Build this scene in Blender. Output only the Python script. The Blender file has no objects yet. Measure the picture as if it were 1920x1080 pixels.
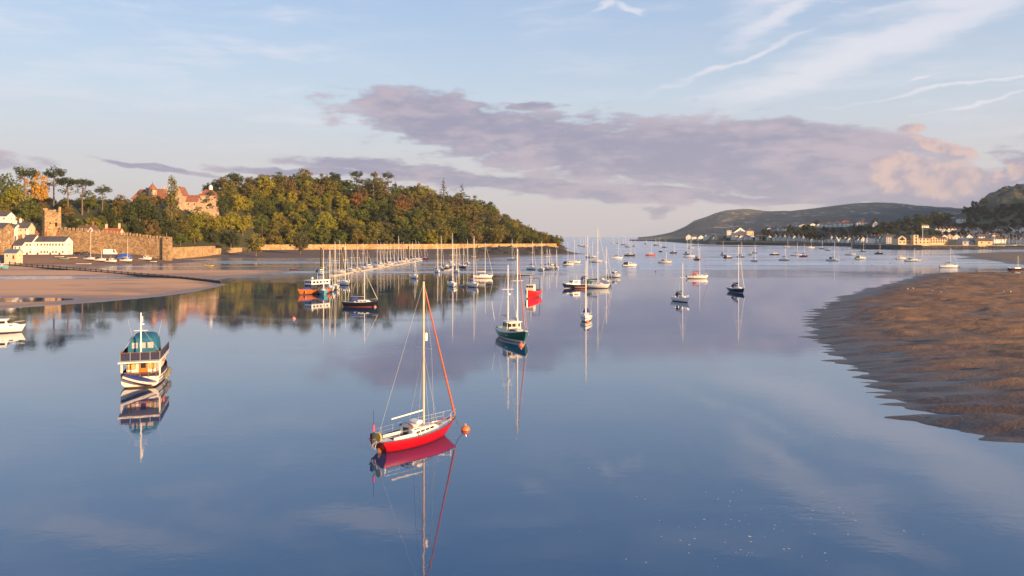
import bpy, bmesh, math, random
import numpy as np
from mathutils import Vector, Matrix

R = math.radians
random.seed(7)
scene = bpy.context.scene
col = scene.collection

# ------------------------------------------------------------------ camera
H = 15.0          # camera height above the low-tide water
F = 1400.0        # focal length in pixels of the 1920 px wide photograph
CX, HY = 960.0, 443.0
cam_d = bpy.data.cameras.new('camera')
cam = bpy.data.objects.new('camera', cam_d)
col.objects.link(cam)
cam.location = (0, 0, H)
cam.rotation_euler = (R(90), 0, 0)
cam_d.sensor_width = 36.0
cam_d.lens = 36.0 * F / 1920.0
cam_d.shift_y = -(540.0 - HY) / 1920.0
cam_d.clip_start = 0.5
cam_d.clip_end = 80000
scene.camera = cam

# ------------------------------------------------------------------ light
SUN_EL, SUN_X, SUN_Y = 9.5, 0.77, -0.64        # direction towards the sun (right, behind the camera)
sun_d = bpy.data.lights.new('sun', 'SUN')
sun_d.energy = 5.0
sun_d.angle = R(0.5)
sun_d.color = (1.0, 0.61, 0.29)
sun = bpy.data.objects.new('sun', sun_d)
col.objects.link(sun)
n = math.hypot(SUN_X, SUN_Y)
SD = Vector((SUN_X / n * math.cos(R(SUN_EL)), SUN_Y / n * math.cos(R(SUN_EL)), math.sin(R(SUN_EL))))
sun.rotation_euler = SD.to_track_quat('Z', 'Y').to_euler()
sun.location = (60, -60, 80)

vs = scene.view_settings
vs.view_transform = 'Standard'
vs.look = 'None'
vs.exposure = 1.10
vs.gamma = 1.0
vs.use_curve_mapping = False
scene.cycles.use_denoising = True
scene.cycles.max_bounces = 6
scene.cycles.diffuse_bounces = 2
scene.cycles.glossy_bounces = 3
scene.cycles.transmission_bounces = 4
scene.cycles.transparent_max_bounces = 6
scene.cycles.sample_clamp_indirect = 4.0

# ------------------------------------------------------------------ world
class NT:
    """small helper to write node trees"""
    def __init__(self, tree):
        self.t = tree
        self.n = tree.nodes
        self.l = tree.links
    def node(self, typ, **kw):
        nd = self.n.new(typ)
        for k, v in kw.items():
            setattr(nd, k, v)
        return nd
    def put(self, sock, v):
        if hasattr(v, 'is_output') or hasattr(v, 'links'):
            self.l.new(v, sock)
        elif v is not None:
            sock.default_value = v
    def math(self, op, a, b=None, c=None, clamp=False):
        nd = self.node('ShaderNodeMath', operation=op, use_clamp=clamp)
        self.put(nd.inputs[0], a)
        if b is not None: self.put(nd.inputs[1], b)
        if c is not None: self.put(nd.inputs[2], c)
        return nd.outputs[0]
    def vmath(self, op, a, b=None, s=None):
        nd = self.node('ShaderNodeVectorMath', operation=op)
        self.put(nd.inputs[0], a)
        if b is not None: self.put(nd.inputs[1], b)
        if s is not None: self.put(nd.inputs['Scale'], s)
        return nd.outputs['Value'] if op in ('LENGTH', 'DOT_PRODUCT', 'DISTANCE') else nd.outputs[0]
    def mapping(self, v, loc=(0, 0, 0), rot=(0, 0, 0), scale=(1, 1, 1), typ='POINT'):
        nd = self.node('ShaderNodeMapping', vector_type=typ)
        self.put(nd.inputs['Vector'], v)
        nd.inputs['Location'].default_value = loc
        nd.inputs['Rotation'].default_value = rot
        nd.inputs['Scale'].default_value = scale
        return nd.outputs[0]
    def noise(self, v, scale=1, detail=4, rough=0.55, dist=0.0):
        nd = self.node('ShaderNodeTexNoise')
        if v is not None: self.put(nd.inputs['Vector'], v)
        nd.inputs['Scale'].default_value = scale
        nd.inputs['Detail'].default_value = detail
        nd.inputs['Roughness'].default_value = rough
        nd.inputs['Distortion'].default_value = dist
        return nd.outputs['Fac'], nd.outputs['Color']
    def voronoi(self, v, scale=1, feature='F1', rnd=1.0):
        nd = self.node('ShaderNodeTexVoronoi', feature=feature)
        if v is not None: self.put(nd.inputs['Vector'], v)
        nd.inputs['Scale'].default_value = scale
        nd.inputs['Randomness'].default_value = rnd
        return nd
    def sstep(self, v, a, b, lo=0.0, hi=1.0):
        nd = self.node('ShaderNodeMapRange', interpolation_type='SMOOTHSTEP')
        self.put(nd.inputs['Value'], v)
        nd.inputs['From Min'].default_value = a
        nd.inputs['From Max'].default_value = b
        nd.inputs['To Min'].default_value = lo
        nd.inputs['To Max'].default_value = hi
        return nd.outputs[0]
    def mix(self, f, a, b, blend='MIX'):
        nd = self.node('ShaderNodeMix', data_type='RGBA', blend_type=blend)
        self.put(nd.inputs[0], f)
        self.put(nd.inputs[6], a)
        self.put(nd.inputs[7], b)
        return nd.outputs[2]
    def ramp(self, f, stops):
        nd = self.node('ShaderNodeValToRGB')
        self.put(nd.inputs[0], f)
        e = nd.color_ramp.elements
        while len(e) < len(stops): e.new(0.5)
        for i, (p, c) in enumerate(stops):
            e[i].position = p
            e[i].color = (c[0], c[1], c[2], 1)
        return nd.outputs[0]
    def bump(self, h, strength=0.3, dist=0.1, normal=None):
        nd = self.node('ShaderNodeBump')
        self.put(nd.inputs['Height'], h)
        self.put(nd.inputs['Strength'], strength)
        nd.inputs['Distance'].default_value = dist
        if normal is not None: self.put(nd.inputs['Normal'], normal)
        return nd.outputs[0]

def c4(c): return (c[0], c[1], c[2], 1.0)

world = bpy.data.worlds.new('World')
scene.world = world
world.use_nodes = True
world.cycles.sampling_method = 'MANUAL'
world.cycles.sample_map_resolution = 512
W = NT(world.node_tree)
W.n.clear()
sky = W.node('ShaderNodeTexSky', sky_type='NISHITA')
sky.sun_disc = False
sky.sun_elevation = R(SUN_EL)
sky.sun_rotation = math.atan2(SUN_X, SUN_Y)
sky.altitude = 20
sky.air_density = 1.0
sky.dust_density = 1.6
sky.ozone_density = 2.0
tc = W.node('ShaderNodeTexCoord')
sep = W.node('ShaderNodeSeparateXYZ')
W.l.new(tc.outputs['Generated'], sep.inputs[0])
az = W.math('ARCTAN2', sep.outputs[0], sep.outputs[1])
el = W.math('ARCSINE', sep.outputs[2])
comb = W.node('ShaderNodeCombineXYZ')
W.l.new(az, comb.inputs[0]); W.l.new(el, comb.inputs[1])
P0 = comb.outputs[0]
def sky_at(px, py):
    dx = px - CX
    return math.atan(dx / F), math.atan((HY - py) / math.hypot(F, dx))
# soft warp of the cloud outlines
st = W.mapping(P0, scale=(1, 2.6, 1))
_, wn = W.noise(st, 14, 3, 0.55)
warp = W.vmath('SCALE', W.vmath('SUBTRACT', wn, (0.5, 0.5, 0.5)), s=0.05)
warp = W.vmath('MULTIPLY', warp, (1.5, 0.5, 0))
PW = W.vmath('ADD', P0, warp)
def blobs(vec, items):
    """items: px, py, half width, half height in photo pixels, tilt in degrees"""
    out = None
    for px, py, rx, ry, rot in items:
        a, e = sky_at(px, py)
        m = W.mapping(vec, loc=(a, e, 0), rot=(0, 0, R(rot)), scale=(rx / F, ry / F, 1), typ='TEXTURE')
        d = W.math('SUBTRACT', 1.0, W.vmath('LENGTH', m))
        out = d if out is None else W.math('MAXIMUM', out, d)
    return out
bank = blobs(PW, [
    (810, 208, 190, 42, -6), (900, 240, 320, 54, -6), (1080, 282, 380, 66, -7), (1310, 290, 380, 84, -5),
    (1480, 318, 300, 74, -6), (1500, 262, 260, 44, -8), (1620, 345, 180, 44, 0), (1590, 283, 130, 8, 0),
    (1000, 203, 60, 9, 2),
    (760, 320, 240, 20, -5), (980, 345, 260, 24, -4), (1200, 365, 300, 20, -3), (560, 322, 180, 10, -2), (1480, 372, 260, 14, 0),
    (290, 314, 120, 6, -6), (1236, 397, 30, 14, 0), (1585, 372, 46, 20, 0), (1780, 385, 190, 30, 0), (1880, 345, 60, 40, 20),
    (2200, 330, 300, 60, -3), (2700, 250, 400, 50, -5), (-300, 300, 300, 20, 3)])
fine, _ = W.noise(W.mapping(P0, scale=(1, 3.2, 1)), 22, 5, 0.6)
big, _ = W.noise(W.mapping(P0, scale=(1, 3.0, 1)), 5, 2, 0.5)
bank_d = W.math('ADD', bank, W.math('MULTIPLY', W.math('SUBTRACT', fine, 0.5), 1.5))
bank_a = W.math('MULTIPLY', W.sstep(bank_d, 0.0, 0.42), 0.92)
puff = blobs(PW, [(1700, 325, 64, 30, -12), (1790, 335, 66, 32, -8), (1740, 345, 100, 26, -6), (1665, 305, 40, 16, 0),
                  (1760, 275, 60, 14, -20), (1905, 322, 24, 16, 0), (1715, 240, 26, 10, 0)])
pfine, _ = W.noise(P0, 38, 5, 0.6)
puff_d = W.math('ADD', puff, W.math('MULTIPLY', W.math('SUBTRACT', pfine, 0.5), 1.3))
puff_a = W.math('MULTIPLY', W.sstep(puff_d, 0.0, 0.4), 0.95)
# high cirrus: long streaks rising to the right
cvec = W.mapping(PW, rot=(0, 0, R(-22)), scale=(1.6, 11, 1))
cf, _ = W.noise(cvec, 3.4, 5, 0.6, 0.0)
cm, _ = W.noise(P0, 2.6, 2, 0.5)
streak = blobs(PW, [(1470, 25, 150, 26, 24), (1380, 115, 210, 9, 17), (1700, 60, 330, 40, 12), (1780, 165, 260, 5, 6), (1830, 192, 110, 4, 9),
                    (1740, 146, 30, 5, 6), (1180, 18, 60, 10, -22), (1560, 120, 300, 46, 14), (1010, -32, 70, 14, 18), (1130, 12, 50, 11, 24), (1560, -60, 260, 40, 20), (1900, -40, 260, 60, 14), (700, -90, 200, 30, 12), (250, -120, 300, 36, 16)])
cir = W.math('MULTIPLY', W.sstep(cf, 0.42, 0.78), W.sstep(cm, 0.38, 0.66))
cir = W.math('MULTIPLY', cir, W.sstep(el, 0.05, 0.2))
str_a = W.sstep(W.math('ADD', streak, W.math('MULTIPLY', W.math('SUBTRACT', cf, 0.5), 1.6)), 0.0, 0.9)
cir_a = W.math('MULTIPLY', W.math('MAXIMUM', cir, W.math('MULTIPLY', str_a, 1.0)), 0.64, clamp=True)
SKY_S = 0.14
bank_c = W.mix(W.sstep(W.math('ADD', W.math('MULTIPLY', fine, 0.5), W.math('MULTIPLY', big, 0.5)), 0.42, 0.62), (0.215, 0.215, 0.305, 1), (0.36, 0.31, 0.365, 1))
puff_c = W.mix(W.sstep(pfine, 0.36, 0.62), (0.31, 0.27, 0.33, 1), (0.52, 0.375, 0.345, 1))
# thin high haze in the sky, milky towards the horizon
skyc = W.mix(1.0, sky.outputs[0], (SKY_S, SKY_S, SKY_S, 1), 'MULTIPLY')
veil_c = W.ramp(W.math('MULTIPLY', el, 1.0), [(0.0, (0.47, 0.43, 0.44)), (0.09, (0.47, 0.455, 0.48)), (0.18, (0.44, 0.50, 0.58)), (0.42, (0.27, 0.41, 0.68))])
veil_a = W.ramp(W.math('MULTIPLY', el, 1.0), [(0.0, (0.92,) * 3), (0.12, (0.85,) * 3), (0.32, (0.58,) * 3), (0.6, (0.35,) * 3)])
skyc = W.mix(veil_a, skyc, veil_c)
c = W.mix(cir_a, skyc, (0.61, 0.59, 0.63, 1))
c = W.mix(bank_a, c, bank_c)
c = W.mix(puff_a, c, puff_c)
bg = W.node('ShaderNodeBackground')
W.l.new(c, bg.inputs[0])
bg.inputs[1].default_value = 0.68
wo = W.node('ShaderNodeOutputWorld')
W.l.new(bg.outputs[0], wo.inputs[0])

# ------------------------------------------------------------------ helpers
def gp(px, py, z=0.0):
    """photo pixel -> point where that ray meets height z"""
    Y = (H - z) * F / (py - HY)
    return ((px - CX) / F * Y, Y)
def zat(py, Y): return H - (py - HY) * Y / F
def xat(px, Y): return (px - CX) / F * Y

def tag(o, label=None, cat=None, group=None, kind=None):
    if label: o['label'] = label
    if cat: o['category'] = cat
    if group: o['group'] = group
    if kind: o['kind'] = kind
    return o
def empty(name, loc, rz=0.0, label=None, cat=None, group=None):
    o = bpy.data.objects.new(name, None)
    o.empty_display_size = 0.5
    col.objects.link(o)
    o.location = loc
    o.rotation_euler = (0, 0, rz)
    return tag(o, label, cat, group)

class MB:
    """collects faces for ONE mesh"""
    def __init__(self):
        self.v = []; self.f = []
    def add(self, vs, fs):
        b = len(self.v)
        self.v += [tuple(p) for p in vs]
        self.f += [tuple(i + b for i in f) for f in fs]
        return self
    def box(self, c, s, rz=0.0, taper=1.0):
        x, y, z = s[0] / 2, s[1] / 2, s[2] / 2
        cs, sn = math.cos(rz), math.sin(rz)
        vs = []
        for dz, t in ((-z, 1.0), (z, taper)):
            for dx, dy in ((-x, -y), (x, -y), (x, y), (-x, y)):
                dx *= t; dy *= t
                vs.append((c[0] + dx * cs - dy * sn, c[1] + dx * sn + dy * cs, c[2] + dz))
        return self.add(vs, [(3, 2, 1, 0), (4, 5, 6, 7), (0, 1, 5, 4), (1, 2, 6, 5), (2, 3, 7, 6), (3, 0, 4, 7)])
    def tube(self, p0, p1, r0, r1=None, n=6, cap=True):
        r1 = r0 if r1 is None else r1
        a, b = Vector(p0), Vector(p1)
        d = (b - a)
        if d.length < 1e-6: return self
        d.normalize()
        u = d.orthogonal().normalized(); w = d.cross(u)
        vs = []
        for p, r in ((a, r0), (b, r1)):
            for i in range(n):
                t = 2 * math.pi * i / n
                vs.append(p + u * (r * math.cos(t)) + w * (r * math.sin(t)))
        fs = [(i, (i + 1) % n, n + (i + 1) % n, n + i) for i in range(n)]
        if cap: fs += [tuple(range(n - 1, -1, -1)), tuple(range(n, 2 * n))]
        return self.add(vs, fs)
    def path(self, pts, r, n=5):
        for a, b in zip(pts[:-1], pts[1:]): self.tube(a, b, r, r, n)
        return self
    def loft(self, rings, closed=True, cap=True):
        n = len(rings[0]); b = len(self.v)
        for r in rings: self.v += [tuple(p) for p in r]
        m = n if closed else n - 1
        for k in range(len(rings) - 1):
            for i in range(m):
                j = (i + 1) % n
                self.f.append((b + k * n + i, b + k * n + j, b + (k + 1) * n + j, b + (k + 1) * n + i))
        if cap:
            self.f.append(tuple(b + i for i in range(n - 1, -1, -1)))
            self.f.append(tuple(b + (len(rings) - 1) * n + i for i in range(n)))
        return self
    def lathe(self, prof, c=(0, 0, 0), n=10, sx=1.0, sy=1.0):
        rings = [[(c[0] + r * sx * math.cos(2 * math.pi * i / n), c[1] + r * sy * math.sin(2 * math.pi * i / n), c[2] + z) for i in range(n)] for r, z in prof]
        return self.loft(rings)
    def prism(self, poly, d, ax=1):
        """poly: list of 2D (a, z) in the plane across axis ax, extruded from d[0] to d[1]"""
        n = len(poly); vs = []
        for e in d:
            for a, z in poly: vs.append((a, e, z) if ax == 1 else (e, a, z))
        fs = [(i, (i + 1) % n, n + (i + 1) % n, n + i) for i in range(n)]
        fs += [tuple(range(n - 1, -1, -1)), tuple(range(n, 2 * n))]
        return self.add(vs, fs)
    def mesh(self, name, mat, smooth=False, fixn=True):
        me = bpy.data.meshes.new(name)
        me.from_pydata(self.v, [], self.f)
        me.validate()
        if fixn:
            bm = bmesh.new(); bm.from_mesh(me)
            bmesh.ops.recalc_face_normals(bm, faces=bm.faces)
            bm.to_mesh(me); bm.free()
        if smooth:
            me.polygons.foreach_set('use_smooth', [True] * len(me.polygons))
            me.set_sharp_from_angle(angle=R(38))
        if mat: me.materials.append(mat)
        return me
    def build(self, name, mat, parent=None, smooth=False, loc=None, rz=0.0, fixn=True):
        o = bpy.data.objects.new(name, self.mesh(name, mat, smooth, fixn))
        col.objects.link(o)
        if parent is not None: o.parent = parent
        if loc is not None: o.location = loc
        o.rotation_euler = (0, 0, rz)
        return o
def put(name, me, parent=None, loc=(0, 0, 0), rz=0.0, scale=None):
    o = bpy.data.objects.new(name, me)
    col.objects.link(o)
    o.parent = parent
    o.location = loc
    o.rotation_euler = (0, 0, rz)
    if scale: o.scale = scale
    return o
def copy_tree(o, parent=None):
    c = o.copy(); col.objects.link(c); c.parent = parent
    for ch in o.children: copy_tree(ch, c)
    return c

# ------------------------------------------------------------------ materials
MATS = {}
def new_mat(name):
    m = bpy.data.materials.new(name); m.use_nodes = True
    t = NT(m.node_tree); t.n.clear()
    out = t.node('ShaderNodeOutputMaterial')
    b = t.node('ShaderNodeBsdfPrincipled')
    t.l.new(b.outputs[0], out.inputs[0])
    MATS[name] = m
    return m, t, b, out
def paint(name, c, rough=0.5, var=0.12, scale=1.5, metal=0.0, bump=0.0, spec=0.5):
    """plain coat with a little weathering"""
    if name in MATS: return MATS[name]
    m, t, b, out = new_mat(name)
    g = t.node('ShaderNodeTexCoord')
    f, _ = t.noise(g.outputs['Object'], scale, 5, 0.6)
    d = tuple(x * (1 - var * 1.6) for x in c); l = tuple(min(1, x * (1 + var)) for x in c)
    colr = t.ramp(f, [(0.3, d), (0.7, l)])
    t.l.new(colr, b.inputs['Base Color'])
    b.inputs['Roughness'].default_value = rough
    b.inputs['Metallic'].default_value = metal
    b.inputs['Specular IOR Level'].default_value = spec
    if bump:
        f2, _ = t.noise(g.outputs['Object'], scale * 6, 4, 0.6)
        t.l.new(t.bump(f2, bump, 0.05), b.inputs['Normal'])
    return m
def hull_paint(name, top, boot, bottom, zb=0.06, zt=0.16, stripe=None):
    """topsides, boot line and antifouling, split at heights above the waterline"""
    if name in MATS: return MATS[name]
    m, t, b, out = new_mat(name)
    g = t.node('ShaderNodeTexCoord')
    s = t.node('ShaderNodeSeparateXYZ'); t.l.new(g.outputs['Object'], s.inputs[0])
    z = s.outputs[2]
    f, _ = t.noise(t.mapping(g.outputs['Object'], scale=(1, 1, 3)), 2.2, 5, 0.6)
    topc = t.ramp(f, [(0.3, tuple(x * 0.88 for x in top)), (0.65, top)])
    cc = t.mix(t.math('GREATER_THAN', z, zb), c4(bottom), c4(boot))
    cc = t.mix(t.math('GREATER_THAN', z, zt), cc, topc)
    if stripe:
        zs0, zs1, sc = stripe
        inb = t.math('MULTIPLY', t.math('GREATER_THAN', z, zs0), t.math('LESS_THAN', z, zs1))
        cc = t.mix(inb, cc, c4(sc))
    t.l.new(cc, b.inputs['Base Color'])
    b.inputs['Roughness'].default_value = 0.28
    return m

WHITE = paint('white_gelcoat', (0.78, 0.76, 0.72), 0.35, 0.06)
DECK = paint('deck_grey_white', (0.62, 0.61, 0.59), 0.6, 0.1, 3)
ALU = paint('mast_alloy', (0.80, 0.76, 0.68), 0.45, 0.05, metal=0.0)
WIRE = paint('rigging_wire', (0.45, 0.43, 0.40), 0.4, 0.05)
GLASSD = paint('dark_window', (0.02, 0.024, 0.03), 0.12, 0.05)
TEAK = paint('varnished_teak', (0.20, 0.075, 0.03), 0.4, 0.25, 6)
ROPE = paint('rope', (0.07, 0.07, 0.075), 0.8, 0.2)
STEEL = paint('stainless_rail', (0.62, 0.62, 0.62), 0.3, 0.05, metal=0.6)
BLUEC = paint('blue_canvas', (0.025, 0.055, 0.20), 0.8, 0.12)
NAVYC = paint('navy_canvas', (0.025, 0.03, 0.07), 0.8, 0.15)
TEALC = paint('teal_canvas', (0.008, 0.115, 0.20), 0.75, 0.15, 3)
REDC = paint('red_canvas', (0.33, 0.035, 0.04), 0.8, 0.12)
CREAMC = paint('cream_canvas', (0.62, 0.55, 0.44), 0.8, 0.1)
GREENC = paint('green_canvas', (0.03, 0.10, 0.06), 0.8, 0.12)
ORANGE = paint('orange_buoy', (0.75, 0.16, 0.04), 0.45, 0.15)
PINKB = paint('pink_buoy', (0.72, 0.22, 0.16), 0.5, 0.15)
BLACKP = paint('black_rubber', (0.018, 0.018, 0.018), 0.6, 0.2)
WOODP = paint('weathered_timber', (0.13, 0.095, 0.065), 0.85, 0.3, 4, bump=0.4)
DARKW = paint('weedy_timber', (0.05, 0.042, 0.03), 0.85, 0.3, 4, bump=0.4)
SLATE = paint('slate_roof', (0.085, 0.08, 0.09), 0.7, 0.3, 0.8, bump=0.3)
REDTILE = paint('red_clay_tile', (0.33, 0.10, 0.05), 0.8, 0.25, 0.7, bump=0.3)
BROWNTILE = paint('brown_tile', (0.15, 0.085, 0.06), 0.8, 0.25, 0.7, bump=0.3)
RENDER_W = paint('white_render', (0.74, 0.71, 0.66), 0.85, 0.08, 0.6)
RENDER_C = paint('cream_render', (0.60, 0.50, 0.36), 0.85, 0.1, 0.6)
RENDER_G = paint('grey_render', (0.42, 0.41, 0.42), 0.85, 0.12, 0.6)
BRICK = paint('red_brick', (0.30, 0.12, 0.07), 0.85, 0.25, 1.2)

def stone_mat(name, c, sc, dark=0.45):
    m, t, b, out = new_mat(name)
    g = t.node('ShaderNodeTexCoord')
    v = t.mapping(g.outputs['Object'], scale=(1, 1, 1.5))
    _, wn = t.noise(v, sc * 0.8, 3, 0.5)
    v2 = t.vmath('ADD', v, t.vmath('SCALE', wn, s=0.4))
    vo = t.voronoi(v2, sc)
    ve = t.voronoi(v2, sc, 'DISTANCE_TO_EDGE')
    sx = t.node('ShaderNodeSeparateXYZ'); t.l.new(vo.outputs['Color'], sx.inputs[0])
    f, _ = t.noise(g.outputs['Object'], 0.25, 5, 0.6)
    base = t.ramp(sx.outputs[0], [(0.0, tuple(x * dark for x in c)), (0.45, c), (1.0, tuple(min(1, x * 1.35) for x in c))])
    base = t.mix(t.sstep(f, 0.45, 0.7), base, tuple(x * k for x, k in zip(c, (0.72, 0.62, 0.55))) + (1,))
    edge = t.sstep(ve.outputs['Distance'], 0.0, 0.09)
    base = t.mix(edge, tuple(x * 0.42 for x in c) + (1,), base)
    t.l.new(base, b.inputs['Base Color'])
    b.inputs['Roughness'].default_value = 0.92
    t.l.new(t.bump(t.math('ADD', edge, t.math('MULTIPLY', sx.outputs[1], 1.2)), 0.9, 0.12), b.inputs['Normal'])
    return m
STONE = stone_mat('castle_stone', (0.40, 0.27, 0.145), 1.1)
STONE_P = stone_mat('shore_wall_stone', (0.47, 0.32, 0.16), 0.7, 0.7)
STONE_D = stone_mat('harbour_stone', (0.075, 0.07, 0.068), 0.6, 0.6)
MANOR = stone_mat('manor_stone', (0.52, 0.37, 0.25), 0.9, 0.8)

def foliage_mat(name):
    m, t, b, out = new_mat(name)
    oi = t.node('ShaderNodeObjectInfo')
    g = t.node('ShaderNodeNewGeometry')
    f, _ = t.noise(g.outputs['Position'], 0.55, 3, 0.6)
    f2 = g.outputs['Random Per Island']
    k = t.math('ADD', 0.55, t.math('ADD', t.math('MULTIPLY', f, 0.55), t.math('MULTIPLY', f2, 0.4)))
    cc = t.vmath('SCALE', oi.outputs['Color'], s=k)
    t.l.new(cc, b.inputs['Base Color'])
    b.inputs['Roughness'].default_value = 0.7
    b.inputs['Specular IOR Level'].default_value = 0.2
    tr = t.node('ShaderNodeBsdfTranslucent'); t.l.new(cc, tr.inputs[0])
    mx = t.node('ShaderNodeMixShader'); mx.inputs[0].default_value = 0.22
    t.l.new(b.outputs[0], mx.inputs[1]); t.l.new(tr.outputs[0], mx.inputs[2])
    t.l.new(mx.outputs[0], out.inputs[0])
    return m
LEAF = foliage_mat('foliage')
BARK = paint('bark', (0.17, 0.11, 0.075), 0.9, 0.3, 2, bump=0.4)

# ------------------------------------------------------------------ numpy noise and polygon distance
def vnoise(x, y, seed=0):
    x = np.asarray(x, float); y = np.asarray(y, float)
    xi = np.floor(x).astype(np.int64); yi = np.floor(y).astype(np.int64)
    xf = x - xi; yf = y - yi
    def h(a, b):
        k = (a * 374761393 + b * 668265263 + seed * 1442695041) & 0xffffffff
        k = ((k ^ (k >> 13)) * 1274126177) & 0xffffffff
        return ((k ^ (k >> 16)) & 0xffff) / 65535.0
    u = xf * xf * (3 - 2 * xf); v = yf * yf * (3 - 2 * yf)
    return (h(xi, yi) * (1 - u) + h(xi + 1, yi) * u) * (1 - v) + (h(xi, yi + 1) * (1 - u) + h(xi + 1, yi + 1) * u) * v
def fbm(x, y, o=4, seed=0):
    s = 0; a = 0.5; t = 0
    for i in range(o):
        s = s + a * vnoise(x * 2 ** i, y * 2 ** i, seed + i); t += a; a *= 0.5
    return s / t
def sdist(x, y, poly):
    """signed distance to a polygon, positive inside"""
    x = np.asarray(x, float); y = np.asarray(y, float)
    d = np.full(x.shape, 1e18); ins = np.zeros(x.shape, bool)
    n = len(poly)
    for i in range(n):
        ax, ay = poly[i]; bx, by = poly[(i + 1) % n]
        ex, ey = bx - ax, by - ay
        t = np.clip(((x - ax) * ex + (y - ay) * ey) / (ex * ex + ey * ey + 1e-12), 0, 1)
        d = np.minimum(d, (x - ax - t * ex) ** 2 + (y - ay - t * ey) ** 2)
        c = ((ay > y) != (by > y))
        xs = ex * (y - ay) / (ey if abs(ey) > 1e-12 else 1e-12) + ax
        ins ^= c & (x < xs)
    d = np.sqrt(d)
    return np.where(ins, d, -d)
def sm(t):
    t = np.clip(t, 0, 1); return t * t * (3 - 2 * t)
def grid_mesh(name, xs, ys, fn, mat, smooth=True, warp=None, cull=None):
    X, Y = np.meshgrid(xs, ys)
    if warp is not None: X, Y = warp(X, Y)
    Z = fn(X, Y)
    nx, ny = len(xs), len(ys)
    co = np.stack([X, Y, Z], -1).reshape(-1, 3)
    idx = np.arange(nx * ny).reshape(ny, nx)
    q = np.stack([idx[:-1, :-1], idx[:-1, 1:], idx[1:, 1:], idx[1:, :-1]], -1).reshape(-1, 4)
    if cull is not None:
        zc = co[q][:, :, 2].max(1)
        q = q[zc > cull]
        used = np.unique(q); mp = np.full(nx * ny, -1); mp[used] = np.arange(len(used))
        co = co[used]; q = mp[q]
    me = bpy.data.meshes.new(name)
    me.vertices.add(len(co)); me.vertices.foreach_set('co', co.ravel())
    me.loops.add(q.size); me.loops.foreach_set('vertex_index', q.ravel())
    me.polygons.add(len(q)); me.polygons.foreach_set('loop_start', np.arange(0, q.size, 4))
    me.polygons.foreach_set('loop_total', np.full(len(q), 4))
    me.polygons.foreach_set('use_smooth', np.full(len(q), smooth))
    me.update(calc_edges=True)
    me.materials.append(mat)
    o = bpy.data.objects.new(name, me)
    col.objects.link(o)
    return tag(o, kind='structure')

# ------------------------------------------------------------------ water
def water_mat():
    m, t, b, out = new_mat('estuary_water')
    g = t.node('ShaderNodeNewGeometry')
    P = g.outputs['Position']
    s = t.node('ShaderNodeSeparateXYZ'); t.l.new(P, s.inputs[0])
    # wind: the far reach is ruffled, the near pool is glassy
    wob, _ = t.noise(t.mapping(P, scale=(0.012, 0.02, 1)), 1.0, 4, 0.6)
    edge = t.math('ADD', s.outputs[1], t.math('MULTIPLY', t.math('SUBTRACT', wob, 0.5), 170.0))
    edge = t.math('SUBTRACT', edge, t.math('MULTIPLY', s.outputs[0], 0.28, clamp=False))
    ruffle = t.sstep(edge, 236, 330)
    patch, _ = t.noise(t.mapping(P, scale=(0.006, 0.03, 1)), 1.0, 4, 0.6)
    near, _ = t.noise(t.mapping(P, scale=(0.02, 0.07, 1)), 1.0, 3, 0.55)
    amp = t.math('ADD', 0.035, t.math('MULTIPLY', t.sstep(near, 0.48, 0.74), 0.13))
    amp = t.math('ADD', amp, t.math('MULTIPLY', ruffle, t.math('ADD', 0.6, t.math('MULTIPLY', t.sstep(patch, 0.35, 0.7), 0.4))))
    w1, _ = t.noise(t.mapping(P, scale=(0.55, 0.9, 1)), 1.0, 3, 0.5)
    w2, _ = t.noise(t.mapping(P, scale=(2.4, 3.4, 1)), 1.0, 3, 0.55)
    hgt = t.math('ADD', t.math('MULTIPLY', w1, 0.55), t.math('MULTIPLY', w2, 0.16))
    nrm = t.bump(hgt, amp, 0.22)
    # dark, slightly silty body under a Fresnel-weighted mirror surface
    di = t.node('ShaderNodeBsdfDiffuse'); di.inputs[0].default_value = (0.008, 0.052, 0.14, 1)
    gl = t.node('ShaderNodeBsdfGlossy'); gl.inputs[0].default_value = (0.95, 0.97, 1.0, 1)
    streak, _ = t.noise(t.mapping(P, scale=(0.004, 0.05, 1)), 1.0, 4, 0.6)
    t.l.new(t.math('ADD', 0.012, t.math('MULTIPLY', ruffle, t.sstep(streak, 0.32, 0.68, 0.07, 0.27))), gl.inputs['Roughness'])
    t.l.new(nrm, gl.inputs['Normal'])
    fr = t.node('ShaderNodeFresnel'); fr.inputs[0].default_value = 1.34; t.l.new(nrm, fr.inputs['Normal'])
    mx = t.node('ShaderNodeMixShader')
    t.l.new(t.math('POWER', fr.outputs[0], 0.69), mx.inputs[0]); t.l.new(di.outputs[0], mx.inputs[1]); t.l.new(gl.outputs[0], mx.inputs[2])
    t.l.new(mx.outputs[0], out.inputs[0]); t.n.remove(b)
    return m
WATER = water_mat()
wb = MB()
xs = [-11800, -5000, -900, -150, 0, 150, 900, 5000, 11800]
ys = [-600, 0, 60, 150, 400, 1200, 4000, 8000, 13800]
for j in range(len(ys) - 1):
    for i in range(len(xs) - 1):
        wb.add([(xs[i], ys[j], 0), (xs[i + 1], ys[j], 0), (xs[i + 1], ys[j + 1], 0), (xs[i], ys[j + 1], 0)], [(0, 1, 2, 3)])
wo_ = wb.build('water', WATER, fixn=False); wo_['kind'] = 'structure'

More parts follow.
